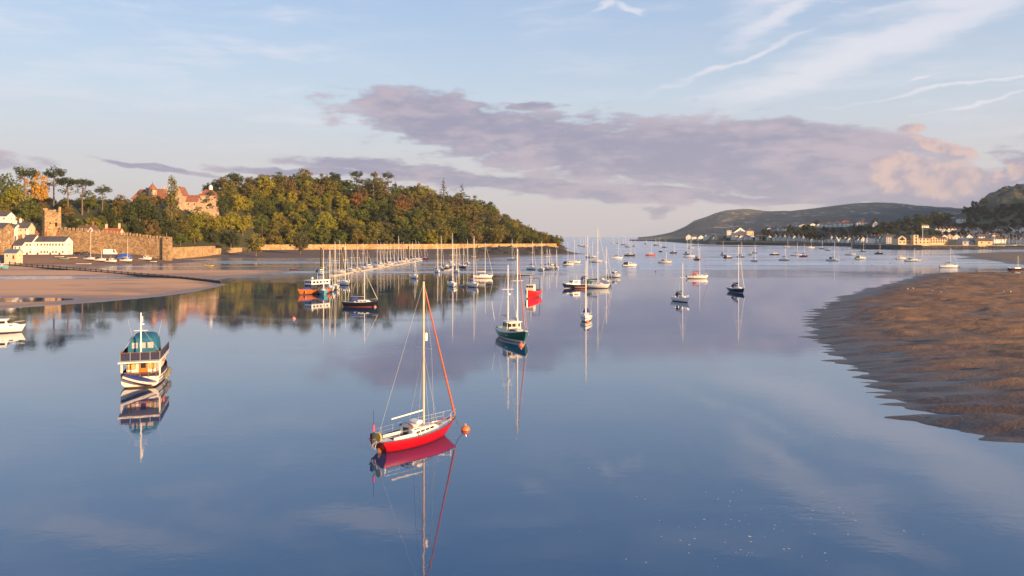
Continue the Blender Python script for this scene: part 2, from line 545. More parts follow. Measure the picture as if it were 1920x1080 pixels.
# ------------------------------------------------------------------ sand and mud
def sand_mat(name, dry, wet, zlo, zhi, grain, gb, wetrough=0.25, patch=0.02, dark=None):
    m, t, b, out = new_mat(name)
    g = t.node('ShaderNodeNewGeometry'); P = g.outputs['Position']
    s = t.node('ShaderNodeSeparateXYZ'); t.l.new(P, s.inputs[0])
    f, _ = t.noise(t.mapping(P, scale=(patch, patch * 2, 1)), 1.0, 5, 0.6)
    fg, _ = t.noise(P, grain, 4, 0.7)
    h = t.math('ADD', s.outputs[2], t.math('MULTIPLY', t.math('SUBTRACT', f, 0.5), (zhi - zlo) * 1.6))
    k = t.sstep(h, zlo, zhi)
    cc = t.mix(k, c4(wet), c4(dry))
    if dark:
        f3, _ = t.noise(t.mapping(P, scale=(0.010, 0.028, 1)), 1.0, 5, 0.65)
        cc = t.mix(t.sstep(f3, 0.50, 0.62), cc, c4(dark))
    cc = t.mix(t.sstep(fg, 0.35, 0.7, 0.0, 0.5), cc, tuple(x * 0.55 for x in dry) + (1,))
    t.l.new(cc, b.inputs['Base Color'])
    t.l.new(t.math('ADD', wetrough, t.math('MULTIPLY', k, 0.9 - wetrough)), b.inputs['Roughness'])
    fh, _ = t.noise(t.mapping(P, scale=(0.55, 0.9, 1)), 1.0, 3, 0.6)
    t.l.new(t.bump(t.math('ADD', t.math('MULTIPLY', fg, 0.5), fh), gb, 0.22), b.inputs['Normal'])
    return m
SAND_R = sand_mat('ribbed_sand', (0.185, 0.108, 0.063), (0.066, 0.046, 0.036), 0.35, 1.5, 2.4, 1.0, 0.4, 0.06)
SAND_L = sand_mat('smooth_sand', (0.52, 0.31, 0.185), (0.17, 0.115, 0.085), 0.0, 0.35, 1.2, 0.15, 0.3, dark=(0.27, 0.175, 0.125))

POLY_R = [gp(*p) for p in [(1960, 517), (1830, 514), (1745, 514), (1700, 526), (1640, 541), (1590, 556), (1548, 580), (1528, 602), (1530, 618),
          (1548, 642), (1580, 668), (1612, 692), (1664, 730), (1724, 765), (1800, 790), (1860, 808), (1920, 824)]] + [(52, 40), (90, 10), (330, 10), (330, 285)]
def z_right(X, Y):
    d = sdist(X, Y, POLY_R)
    base = np.where(d > 0, 0.06 + 1.0 * (1 - np.exp(-d / 7.0)), 0.06 + d * 0.09)
    wx = fbm(X / 14, Y / 14, 3, 3) - 0.5
    wy = fbm(X / 9 + 7, Y / 9, 3, 9) - 0.5
    ph = (Y + 0.16 * X) / 5.6 + 1.5 * wx
    r1 = np.abs(np.sin(ph * math.pi)) ** 0.8
    ph2 = (Y - 0.05 * X) / 2.3 + 1.4 * wy
    r2 = np.sin(ph2 * 2 * math.pi)
    amp = 0.5 + 1.0 * fbm(X / 11 + 31, Y / 6, 3, 21)
    rim = 0.30 + 0.70 * sm((d - 1.0) / 14.0)
    z = base + 0.85 * amp * rim * (r1 - 0.60) + 0.06 * r2 * amp + 1.1 * rim * (fbm(X / 6, Y / 3.6, 3, 5) - 0.5)
    px_, py_ = gp(1890, 785)
    z = z + 0.5 * np.exp(-(((X - px_) / 12) ** 2 + ((Y - py_ + 2.5 + 0.25 * (X - px_)) / 2.6) ** 2)) - 1.5 * np.exp(-(((X - px_ - 2.0) / 5.5) ** 2 + ((Y - py_ + 0.3 * (X - px_)) / 1.3) ** 2))
    return np.where(d < -14, -1.0, z)
o = grid_mesh('sandbank', np.arange(24, 200, 0.42), np.arange(36, 296, 0.42), z_right, SAND_R, cull=-0.12)

# low-tide edge of the left shore, town side and wooded point
POLY_L = [gp(*p) for p in [(-260, 600), (-100, 586), (0, 579), (110, 572), (200, 566), (300, 556), (370, 546), (424, 534), (400, 526), (440, 519), (500, 514), (548, 509),
          (600, 499), (700, 491), (800, 488), (900, 485), (960, 482), (1040, 478.5), (1102, 476.5), (1060, 471.5), (1048, 468)]] + \
         [(70, 900), (78, 1300), (105, 1750), (60, 1900), (-900, 1900), (-900, 120)]
YW_X = [-420, -330, -280, 42]; YW_Y = [560, 590, 622, 733]
CR_X = [-420, -380, -345, -315, -293, -250, -195, -152, -119, -87, -54, -33, -11, 11, 27, 41, 48, 60]
CR_Z = [30, 34, 42, 53, 62, 66, 66, 63, 58, 52, 46, 40, 32, 21, 13, 8, 5, 3]
def z_hill(X, Y):
    yw = np.interp(X, YW_X, YW_Y)
    c = np.interp(X, CR_X, CR_Z)
    t = (Y - yw) / 135.0
    return np.where(t > 0, 6.5 * sm(t * 60) + np.maximum(c - 6.5, 0) * (sm(t) * 0.6 + np.clip(t, 0, 1) * 0.4), 0.0) * sm((62 - X) / 14.0)
def z_town(X, Y):
    yq = np.interp(X, [-430, -300, -275, -262, -245, -228, -190], [414, 420, 442, 496, 536, 560, 610])
    t = (Y - yq) / 110.0
    up = np.where(t > 0, 34 * sm(t), 0.0) * sm((-205 - X) / 40.0)
    # quay apron in front of the cottages and the foot of the town wall
    q = sm((Y - np.interp(X, [-430, -290, -240, -190], [392, 392, 398, 404])) / 14.0) * np.interp(X, [-430, -260, -215, -200, -185], [4.8, 4.8, 4.4, 1.6, 0.0])
    q = q * sm((470 - Y) / 30.0 + 0.0 * X)
    return np.maximum(up + 4.2 * sm(t * 8) * sm((-215 - X) / 20.0), q)
def z_left(X, Y):
    d = sdist(X, Y, POLY_L)
    b = np.where(d > 0, 0.42 * (1 - np.exp(-d / 7.0)) + 0.05 * (fbm(X / 18, Y / 10, 3, 2) - 0.5), np.maximum(d * 0.05, -1.5))
    def dip(px, py, rx, ry, k):
        x0, y0 = gp(px, py); return k * np.exp(-(((X - x0) / rx) ** 2 + ((Y - y0) / ry) ** 2))
    b = b - dip(20, 562, 15, 7, 0.9) - dip(60, 521, 45, 13, 0.75) * (d > 2) - dip(150, 519, 30, 6, 0.5) * (d > 2)
    wet = sm((X + 235) / 40) * sm((Y - 318) / 16) * sm((560 - Y) / 60) * sm((-45 - X) / 40)
    b = b - wet * (0.46 + 0.20 * (fbm(X / 16, Y / 28, 4, 12) - 0.5)) * (d > 0)
    strand = 3.0 * sm((Y - np.interp(X, YW_X, YW_Y) + 120) / 118.0) * sm((60 - X) / 30.0) * (d > 0) * sm((X + 262) / 20)
    rocks = sm((X + 60) / 50.0) * sm((d - 3) / 10.0) * sm((Y - 560) / 40) * (fbm(X / 3, Y / 5, 3, 77)) ** 2 * 4.6 * sm((62 - X) / 20)
    far = sm((Y - 900) / 100.0) * 1.2 * sm(d / 20)
    up = np.maximum(z_hill(X, Y), z_town(X, Y))
    z = np.maximum(b + strand + rocks, b + far)
    return np.where((d > 0) & (up > 0.01), np.maximum(z, up), z)
def land_mat():
    m, t, b, out = new_mat('shore_ground')
    g = t.node('ShaderNodeNewGeometry'); P = g.outputs['Position']
    s = t.node('ShaderNodeSeparateXYZ'); t.l.new(P, s.inputs[0])
    f, _ = t.noise(t.mapping(P, scale=(0.02, 0.045, 1)), 1.0, 5, 0.6)
    fg, _ = t.noise(P, 0.9, 4, 0.65)
    f3, _ = t.noise(t.mapping(P, scale=(0.012, 0.035, 1)), 1.0, 5, 0.65)
    h = t.math('ADD', s.outputs[2], t.math('MULTIPLY', t.math('SUBTRACT', f, 0.5), 0.4))
    k = t.sstep(h, 0.04, 0.34)
    sand = t.mix(k, (0.16, 0.10, 0.08, 1), (0.62, 0.34, 0.185, 1))
    sand = t.mix(t.sstep(f3, 0.50, 0.64), sand, (0.33, 0.195, 0.125, 1))
    mud = t.mix(fg, (0.085, 0.058, 0.05, 1), (0.16, 0.105, 0.085, 1))
    ymask = t.sstep(s.outputs[1], 330, 420)
    cc = t.mix(ymask, sand, mud)
    weed = t.math('MULTIPLY', t.sstep(s.outputs[0], -90, -40), t.sstep(h, 0.4, 0.9))
    cc = t.mix(t.math('MULTIPLY', weed, t.sstep(fg, 0.3, 0.55)), cc, (0.035, 0.03, 0.016, 1))
    cc = t.mix(t.sstep(s.outputs[2], 5.2, 6.6), cc, t.mix(fg, (0.02, 0.026, 0.012, 1), (0.05, 0.055, 0.02, 1)))
    t.l.new(cc, b.inputs['Base Color'])
    rk = t.math('MULTIPLY', t.sstep(h, 0.02, 0.30), 0.55)
    t.l.new(t.math('ADD', 0.33, rk), b.inputs['Roughness'])
    t.l.new(t.bump(fg, 0.35, 0.25), b.inputs['Normal'])
    return m
LAND = land_mat()
o = grid_mesh('shore_terrain', np.concatenate([np.arange(-900, -440, 20), np.arange(-440, 100, 2.0), np.arange(100, 160, 10)]),
              np.concatenate([np.arange(120, 560, 1.6), np.arange(560, 800, 3.0), np.arange(800, 1900, 25)]), z_left, LAND, cull=-0.3)

# ------------------------------------------------------------------ Deganwy side: town terrain, headland, far mud
RID_P = [1180, 1222, 1290, 1400, 1440, 1500, 1560, 1640, 1700, 1760, 1800, 1820, 1840, 1860, 1880, 1920, 2000, 2150, 2400]
RID_S = [452, 450, 447, 440, 432, 427, 423, 417, 412, 410, 402, 392, 378, 367, 358, 347, 335, 335, 345]
def z_far(X, Y):
    px = X / Y * F + CX
    ysh = np.interp(px, [1180, 1222, 1260, 1290, 1330, 1480, 1560, 1600, 1640, 1725, 1790, 1850, 1920, 2400],
                    [2400, 2300, 1900, 1560, 1340, 1200, 1160, 1080, 905, 845, 850, 850, 845, 800])
    yr = ysh + np.interp(px, [1222, 1400, 1600, 1800, 1920, 2400], [120, 260, 420, 620, 720, 700])
    sk = np.interp(px, RID_P, RID_S)
    zr = H - (sk - HY) * yr / F
    t = (Y - ysh) / (yr - ysh)
    flat = 4.6 * sm((Y - ysh) / 26.0)
    rise = np.maximum(zr - 4.6, 0) * sm((t - 0.22) / 0.78) ** 1.15
    rough = (fbm(X / 40, Y / 40, 4, 41) - 0.5) * 9 * sm((rise - 20) / 50)
    crag = (np.abs(fbm(X / 26, Y / 26, 4, 55) - 0.5) * 2) * 16 * sm((rise - 55) / 40)
    z = flat + rise + rough + crag
    return np.where(t < 0, np.maximum((Y - ysh) * 0.06, -1.5), z) * sm((2600 - Y) / 200.0) - 0.3 * (Y > 2580)
def far_mat():
    m, t, b, out = new_mat('hillside')
    g = t.node('ShaderNodeNewGeometry'); P = g.outputs['Position']
    s = t.node('ShaderNodeSeparateXYZ'); t.l.new(P, s.inputs[0])
    f, _ = t.noise(P, 0.02, 6, 0.62)
    f2, _ = t.noise(P, 0.15, 4, 0.6)
    cc = t.ramp(f, [(0.35, (0.016, 0.022, 0.012)), (0.5, (0.035, 0.042, 0.02)), (0.66, (0.085, 0.085, 0.035))])
    cr = t.math('MULTIPLY', t.sstep(s.outputs[2], 70, 105), t.sstep(f, 0.48, 0.62))
    cc = t.mix(cr, cc, t.ramp(f2, [(0.3, (0.09, 0.065, 0.05)), (0.7, (0.30, 0.20, 0.13))]))
    cc = t.mix(t.sstep(s.outputs[2], 5.5, 2.0), cc, t.mix(f2, (0.05, 0.045, 0.04, 1), (0.10, 0.08, 0.065, 1)))
    t.l.new(cc, b.inputs['Base Color']); b.inputs['Roughness'].default_value = 0.95
    t.l.new(t.bump(t.math('ADD', f, t.math('MULTIPLY', f2, 0.3)), 0.8, 5.0), b.inputs['Normal'])
    return m
FARM = far_mat()
def warp_far(U, V):      # U photo column, V depth
    return (U - CX) / F * V, V
o = grid_mesh('town_hillside', np.arange(1180, 2400, 3.0), np.concatenate([np.arange(780, 1300, 6), np.arange(1300, 2640, 22)]), z_far, FARM, warp=warp_far, cull=-0.8)

# mudflat in front of the jetty
POLY_M = [gp(*p) for p in [(1770, 476), (1812, 482), (1786, 485.5), (1850, 488), (1905, 497), (1930, 501), (2060, 510), (2200, 500), (2200, 474), (1900, 472)]]
def z_mud(X, Y):
    d = sdist(X, Y, POLY_M)
    return np.where(d > 0, 0.5 * (1 - np.exp(-d / 14.0)), np.maximum(d * 0.02, -0.6)) + 0.35 * (fbm(X / 30, Y / 14, 4, 8) - 0.5) - 0.05
MUD = sand_mat('far_mud', (0.17, 0.115, 0.08), (0.085, 0.062, 0.05), 0.0, 0.4, 0.5, 0.3, 0.4)
o = grid_mesh('mudflat', np.arange(260, 900, 4.0), np.arange(330, 900, 3.0), z_mud, MUD, cull=-0.2)
# low sand bar before the far spit
POLY_S = [gp(*p) for p in [(1285, 459.4), (1400, 461), (1470, 463.6), (1400, 463.2), (1300, 461.0)]]
def z_bar(X, Y):
    d = sdist(X, Y, POLY_S); return np.clip(d * 0.03, -0.5, 0.35)
o = grid_mesh('sandbar', np.arange(240, 560, 6.0), np.arange(980, 1320, 6.0), z_bar, MUD, cull=-0.3)

# headland far beyond the town
OR_P = [1200, 1222, 1245, 1262, 1285, 1302, 1322, 1342, 1362, 1392, 1440, 1480, 1520, 1560, 1600, 1640, 1680, 1720, 1760, 1800, 1840, 1900, 2050]
OR_S = [444, 442, 438, 434, 424, 413, 407, 399, 394, 392, 396, 395.5, 391, 386, 381, 379, 380, 385, 388, 390, 393, 396, 400]
def z_orme(X, Y):
    px = X / Y * F + CX
    yr = 4600.0
    zr = H - (np.interp(px, OR_P, OR_S) - HY) * yr / F
    t = (Y - 3500) / (yr - 3500)
    z = zr * np.where(t < 1, sm(t * 0.9 + 0.1) ** 0.8, sm((6200 - Y) / 1600))
    return z + (fbm(X / 160, Y / 160, 5, 61) - 0.5) * 26 * sm(z / 90) * (1 - sm((t - 0.85) / 0.1)) - 2.0
def orme_mat():
    m, t, b, out = new_mat('headland')
    g = t.node('ShaderNodeNewGeometry'); P = g.outputs['Position']
    s = t.node('ShaderNodeSeparateXYZ'); t.l.new(P, s.inputs[0])
    f, _ = t.noise(t.mapping(P, scale=(1, 1, 2.5)), 0.0045, 7, 0.62)
    f2, _ = t.noise(t.mapping(P, scale=(1, 1, 4)), 0.02, 5, 0.6)
    cc = t.ramp(f, [(0.36, (0.035, 0.038, 0.035)), (0.52, (0.066, 0.066, 0.052)), (0.66, (0.13, 0.105, 0.075))])
    rock = t.math('MULTIPLY', t.sstep(f2, 0.52, 0.62), t.sstep(f, 0.47, 0.58))
    cc = t.mix(rock, cc, (0.40, 0.32, 0.25, 1))
    t.l.new(cc, b.inputs['Base Color']); b.inputs['Roughness'].default_value = 0.95
    t.l.new(t.bump(t.math('ADD', f, t.math('MULTIPLY', f2, 0.4)), 0.9, 30.0), b.inputs['Normal'])
    return m
o = grid_mesh('headland', np.arange(1196, 2060, 5.0), np.arange(3400, 6200, 50), z_orme, orme_mat(), warp=warp_far, cull=-1.5)

# unseen ridge to the east, added and shaped to keep the sun off town and headland
RDG = [(1330, 480, 120), (1430, 760, 215), (1640, 1300, 205), (2350, 2200, 340), (3150, 3400, 500), (3500, 3800, 340), (5200, 4600, 330)]
def z_east(X, Y):
    z = np.full(X.shape, -5.0)
    for (x0, y0, h0), (x1, y1, h1) in zip(RDG[:-1], RDG[1:]):
        ex, ey = x1 - x0, y1 - y0
        t = np.clip(((X - x0) * ex + (Y - y0) * ey) / (ex * ex + ey * ey), 0, 1)
        d = np.hypot(X - x0 - t * ex, Y - y0 - t * ey)
        h = h0 + t * (h1 - h0)
        z = np.maximum(z, h * np.exp(-(d / (0.9 * h + 60)) ** 2) - 4)
    return z * (0.86 + 0.28 * fbm(X / 180, Y / 180, 4, 90)) - 6 * (Y < 0)
o = grid_mesh('shading_ridge', np.arange(1150, 5900, 40.0), np.arange(100, 5400, 40.0), z_east, FARM, cull=0.0)

def on_ray(px, py, fn, y0, y1, step=1.0):
    """first point along the pixel's ray that lies under the terrain fn"""
    Y = np.arange(y0, y1, step)
    X = (px - CX) / F * Y
    zr = H - (py - HY) * Y / F
    hit = np.nonzero(fn(X, Y) >= zr)[0]
    i = hit[0] if len(hit) else len(Y) - 1
    return float(X[i]), float(Y[i]), float(fn(X[i:i + 1], Y[i:i + 1])[0])
def zf(fn, x, y): return float(fn(np.array([x]), np.array([y]))[0])

# ------------------------------------------------------------------ trees
def leaf_mesh(name, clumps, seed, leaf=0.7, per=60, flat=0.0):
    """clumps: (x, y, z, rx, rz) small leaf masses; the crown is made of leaf-sized faces on them"""
    rng = np.random.default_rng(seed)
    vs = []
    cc = np.array([c[:3] for c in clumps]).mean(0)
    for (x, y, z, rx, rz) in clumps:
        k = max(10, int(per * (rx / 2.0) ** 2))
        d = rng.normal(size=(k, 3)); d[:, 2] += 0.25
        d /= np.linalg.norm(d, axis=1)[:, None]
        rad = rng.uniform(0.72, 1.05, (k, 1))
        p = np.array([x, y, z]) + d * rad * np.array([rx, rx, rz])
        out = (p - cc); out /= (np.linalg.norm(out, axis=1)[:, None] + 1e-6)
        nn = d * 0.75 + out * 0.25 + rng.normal(size=(k, 3)) * 0.33
        nn[:, 2] += flat
        nn /= np.linalg.norm(nn, axis=1)[:, None]
        a = np.cross(nn, rng.normal(size=(k, 3))); a /= np.linalg.norm(a, axis=1)[:, None]
        b = np.cross(nn, a)
        s = leaf * rng.uniform(0.6, 1.25, (k, 1))
        q = np.stack([p - a * s * 0.5, p - b * s * 0.38, p + a * s * 0.5, p + b * s * 0.38], 1)
        vs.append(q)
    q = np.concatenate(vs).reshape(-1, 3)
    n4 = len(q) // 4
    me = bpy.data.meshes.new(name)
    me.vertices.add(len(q)); me.vertices.foreach_set('co', q.ravel())
    me.loops.add(len(q)); me.loops.foreach_set('vertex_index', np.arange(len(q)))
    me.polygons.add(n4); me.polygons.foreach_set('loop_start', np.arange(0, len(q), 4)); me.polygons.foreach_set('loop_total', np.full(n4, 4))
    me.update(calc_edges=True)
    me.materials.append(LEAF)
    return me
def trunk_mesh(name, h, r, limbs, lean=0.0):
    m = MB()
    pts = [(0, 0, -1.0), (lean * 0.3, 0, h * 0.35), (lean, lean * 0.3, h * 0.75), (lean * 1.2, 0, h)]
    rr = [r * 1.25, r, r * 0.7, r * 0.3]
    for i in range(3): m.tube(pts[i], pts[i + 1], rr[i], rr[i + 1], 7)
    for a, z0, l, up in limbs:
        p = (lean * z0 / h, 0, z0)
        m.tube(p, (p[0] + math.cos(a) * l, math.sin(a) * l, z0 + up), r * 0.45, r * 0.12, 5)
    return m.mesh(name, BARK, True)
PROTO = {}
def proto(kind, v):
    key = (kind, v)
    if key in PROTO: return PROTO[key]
    rnd = random.Random(100 * len(kind) + v * 13 + ord(kind[0]))
    U = rnd.uniform
    cl = []
    limbs = [(U(0, 6.3), U(3, 8), U(2.5, 4.5), U(1.5, 4)) for _ in range(7)]
    if kind == 'broadleaf':
        lobes = [(U(-3.0, 3.0), U(-3.0, 3.0), U(3.8, 9.6), U(2.6, 4.0)) for _ in range(8 + v % 3)] + [(0, 0, 8.6, 4.6)]
        for (x, y, z, r) in lobes:
            for _ in range(8):
                a, b = U(0, 6.28), math.acos(U(-0.75, 1))
                cl.append((x + r * math.sin(b) * math.cos(a), y + r * math.sin(b) * math.sin(a), max(1.0, z + r * 0.95 * math.cos(b)), U(1.1, 1.9), U(0.9, 1.5)))
        me = leaf_mesh('broadleaf_crown', cl, v, 0.85, 56); tr = trunk_mesh('broadleaf_trunk', 9, 0.33, limbs)
    elif kind == 'pine':
        for _ in range(30):
            a, r = U(0, 6.28), math.sqrt(U(0, 1)) * 5.4
            cl.append((r * math.cos(a), r * math.sin(a), 13.2 + U(-1.6, 2.6) * (1 - r / 8) + 0.8, U(1.2, 2.1), U(0.7, 1.1)))
        for _ in range(7):
            a, r = U(0, 6.28), U(2, 4.2)
            cl.append((r * math.cos(a), r * math.sin(a), U(9, 12), U(1.0, 1.5), U(0.5, 0.8)))
        limbs = [(U(0, 6.3), U(8.5, 12.5), U(3, 4.8), U(0.8, 2)) for _ in range(9)]
        me = leaf_mesh('pine_crown', cl, v + 20, 0.6, 70, 0.4); tr = trunk_mesh('pine_trunk', 14, 0.42, limbs, U(-0.6, 0.6))
    elif kind == 'conifer':
        for i in range(13):
            z = 2.5 + i * 1.05; r = 4.4 * (1 - i / 13.5)
            for k in range(max(2, int(8 * (1 - i / 14)))):
                a = U(0, 6.28); cl.append((r * math.cos(a) * U(0.6, 1), r * math.sin(a) * U(0.6, 1), z + U(-0.3, 0.3), U(0.9, 1.3) * (1 - i / 26), 0.5))
        cl.append((0, 0, 16.2, 0.5, 0.9))
        me = leaf_mesh('conifer_crown', cl, v + 40, 0.6, 70, 0.3); tr = trunk_mesh('conifer_trunk', 15, 0.3, [])
    elif kind == 'cedar':
        for i, (z, r) in enumerate(((5, 6.5), (7.5, 7.0), (10, 5.8), (12.2, 4.2), (13.8, 2.2))):
            for k in range(int(r * 2.6)):
                a, q = U(0, 6.28), math.sqrt(U(0.05, 1)) * r
                cl.append((q * math.cos(a), q * math.sin(a), z + U(-0.2, 0.3), U(1.0, 1.6), 0.4))
        me = leaf_mesh('cedar_crown', cl, v + 60, 0.6, 60, 0.7); tr = trunk_mesh('cedar_trunk', 13, 0.5, [(U(0, 6.3), z, 5, 0.4) for z in (4.8, 5, 7.2, 7.5, 9.8, 12)])
    elif kind == 'columnar':
        for i in range(60):
            z = U(1.5, 17.5); r = 1.9 * math.sin(math.pi * min(1, (z + 1.5) / 19.5)) ** 0.7
            a = U(0, 6.28); cl.append((r * math.cos(a) * U(0.4, 1), r * math.sin(a) * U(0.4, 1), z, U(0.7, 1.1), U(1.0, 1.6)))
        me = leaf_mesh('columnar_crown', cl, v + 80, 0.55, 110); tr = trunk_mesh('columnar_trunk', 14, 0.3, [])
    else:      # bush
        for _ in range(26):
            a, b = U(0, 6.28), math.acos(U(0, 1))
            cl.append((2.6 * math.sin(b) * math.cos(a), 2.6 * math.sin(b) * math.sin(a), 0.5 + 2.6 * math.cos(b), U(0.8, 1.3), U(0.7, 1.1)))
        me = leaf_mesh('bush_crown', cl, v + 90, 0.5, 90); tr = trunk_mesh('bush_stem', 2, 0.12, [(U(0, 6), 0.5, 1.5, 1) for _ in range(4)])
    PROTO[key] = (me, tr)
    return PROTO[key]
TINT = {'dark green': (0.046, 0.058, 0.019), 'mid green': (0.09, 0.11, 0.021), 'olive green': (0.145, 0.128, 0.028), 'yellow-green': (0.21, 0.195, 0.02),
        'golden yellow': (0.38, 0.21, 0.02), 'rust brown': (0.17, 0.085, 0.03), 'brown-green': (0.14, 0.105, 0.036), 'grey-green': (0.09, 0.095, 0.045)}
NAME = {'broadleaf': 'broadleaf_tree', 'pine': 'pine_tree', 'conifer': 'conifer_tree', 'cedar': 'cedar_tree', 'columnar': 'columnar_tree', 'bush': 'shrub'}
NTREE = 0
def tree(kind, x, y, z, s, tint, label, group, sz=1.0, cat=None):
    global NTREE
    NTREE += 1
    rnd = random.Random(NTREE * 7919)
    me, tr = proto(kind, rnd.randrange({'broadleaf': 7, 'pine': 3}.get(kind, 2)))
    r = empty(NAME[kind], (x, y, z), rnd.uniform(0, 6.28), label, cat or ('shrub' if kind == 'bush' else 'tree'), group)
    r.scale = (s, s, s * sz)
    cr = put('crown', me, r)
    k = rnd.uniform(0.85, 1.18); c = TINT[tint]
    cr.color = (c[0] * k * rnd.uniform(0.92, 1.1), c[1] * k, c[2] * k, 1)
    put('trunk', tr, r)
    return r

# -- special trees one can point at: kind, px, py of the foot, depth, height in px, tint, label
TH = {'broadleaf': 1.05, 'pine': 1.75, 'conifer': 1.8, 'cedar': 0.85, 'columnar': 3.6, 'bush': 0.6}
def tree_px(kind, px, ytop, Y, tint, label, group, width):
    h0 = {'broadleaf': 13.5, 'pine': 16.2, 'conifer': 17.0, 'cedar': 14.3, 'columnar': 18.6, 'bush': 4.0}[kind]
    w0 = {'broadleaf': 13.5, 'pine': 12.5, 'conifer': 9.5, 'cedar': 15.0, 'columnar': 5.2, 'bush': 7.0}[kind]
    foot = ytop + width * TH[kind]
    x, Y, z = on_ray(px, foot, z_left, 425 if px < 230 else 470, 900)      # stands where its foot meets the slope
    h = zat(ytop, Y) - z
    s = width * Y / F / w0
    used.append((x, Y))
    return tree(kind, x, Y, z - 0.4, s, tint, label, group, max(0.6, h / h0 / s))
used = []
GW = 'trees on the slope above the town wall'
TW = [
 ('columnar', 322, 325, 545, 'olive green', 'tall dark columnar poplar standing in front of the manor house', 30),
 ('broadleaf', 68, 320, 470, 'golden yellow', 'golden yellow autumn tree among the pines above the watchtower', 46),
 ('broadleaf', 449, 365, 615, 'golden yellow', 'small orange-gold autumn tree right of the manor house', 28),
 ('pine', 47, 312, 500, 'dark green', 'dark pine behind the golden autumn tree', 46), ('pine', 101, 314, 500, 'dark green', 'tallest pine right of the golden autumn tree', 42),
 ('pine', 128, 332, 490, 'dark green', 'pine with bare reddish trunk above the watchtower', 42), ('pine', 154, 334, 520, 'dark green', 'broad pine on the skyline between tall pine and lone pine', 40),
 ('pine', 192, 348, 510, 'dark green', 'lone umbrella pine at the right end of the pine group', 30), ('broadleaf', 12, 327, 465, 'mid green', 'big green tree at the left edge on the skyline', 50),
 ('broadleaf', 30, 345, 450, 'yellow-green', 'bright green tree below the left skyline trees', 46), ('broadleaf', -12, 360, 440, 'mid green', 'green tree cut by the left edge of the picture', 40),
 ('broadleaf', 52, 378, 446, 'mid green', 'rounded green tree directly left of the watchtower', 44), ('broadleaf', 8, 380, 436, 'olive green', 'olive tree behind the upper terrace houses', 34),
 ('broadleaf', 165, 360, 500, 'mid green', 'rounded tree below the broad pine', 38), ('broadleaf', 125, 382, 470, 'brown-green', 'brownish tree just above the watchtower roofline', 26),
 ('broadleaf', 225, 365, 520, 'brown-green', 'sparse brown tree between lone pine and manor', 34), ('bush', 127, 402, 452, 'dark green', 'round dark bush right of the watchtower', 28),
 ('bush', 168, 404, 470, 'yellow-green', 'bright yellow-green clipped hedge bush above the town wall', 46), ('bush', 146, 408, 472, 'yellow-green', 'smaller yellow bush left of the bright hedge', 22),
 ('broadleaf', 200, 388, 505, 'dark green', 'dark tree behind the bright hedge', 34), ('broadleaf', 236, 382, 530, 'dark green', 'large dark tree above the red-roofed house', 48),
 ('broadleaf', 262, 372, 555, 'dark green', 'dark tree at the left foot of the manor', 44), ('broadleaf', 285, 384, 545, 'dark green', 'dark tree under the manor turret', 44),
 ('broadleaf', 222, 410, 520, 'mid green', 'mid green tree right behind the town wall', 36), ('broadleaf', 252, 412, 540, 'dark green', 'dark bushy tree over the middle of the town wall', 40),
 ('broadleaf', 282, 410, 560, 'brown-green', 'brownish tree over the right half of the town wall', 40), ('broadleaf', 312, 405, 580, 'dark green', 'dark tree behind the end of the town wall', 40),
 ('broadleaf', 345, 402, 585, 'olive green', 'olive tree below the manor gable', 38), ('broadleaf', 372, 388, 592, 'yellow-green', 'yellow-green tree below the right manor wing', 42),
 ('broadleaf', 405, 356, 640, 'dark green', 'big dark round tree right of the manor roof', 54), ('broadleaf', 400, 400, 605, 'yellow-green', 'bright green tree over the low shore wall', 42),
 ('broadleaf', 338, 430, 590, 'mid green', 'low green tree right of the wall end tower', 30), ('broadleaf', 365, 425, 600, 'yellow-green', 'sunlit green tree above the low shore wall', 32),
 ('broadleaf', 397, 426, 590, 'dark green', 'round dark bush overhanging the shore wall left', 30), ('broadleaf', 433, 428, 596, 'dark green', 'round dark bush overhanging the shore wall right', 38),
 ('broadleaf', 480, 436, 602, 'olive green', 'shaded olive bush at the beach left of the stone steps', 42), ('broadleaf', 563, 434, 610, 'grey-green', 'grey-green willow bush standing on the beach by the wall', 40),
 ('broadleaf', 455, 400, 625, 'yellow-green', 'bright yellow-green tree left of centre above the beach', 40), ('broadleaf', 430, 395, 640, 'yellow-green', 'yellow-green tree beside the small gold tree', 36),
]
for k, px, yt, Y, ti, lb, wd in TW: tree_px(k, px, yt, Y, ti, lb, GW, wd)
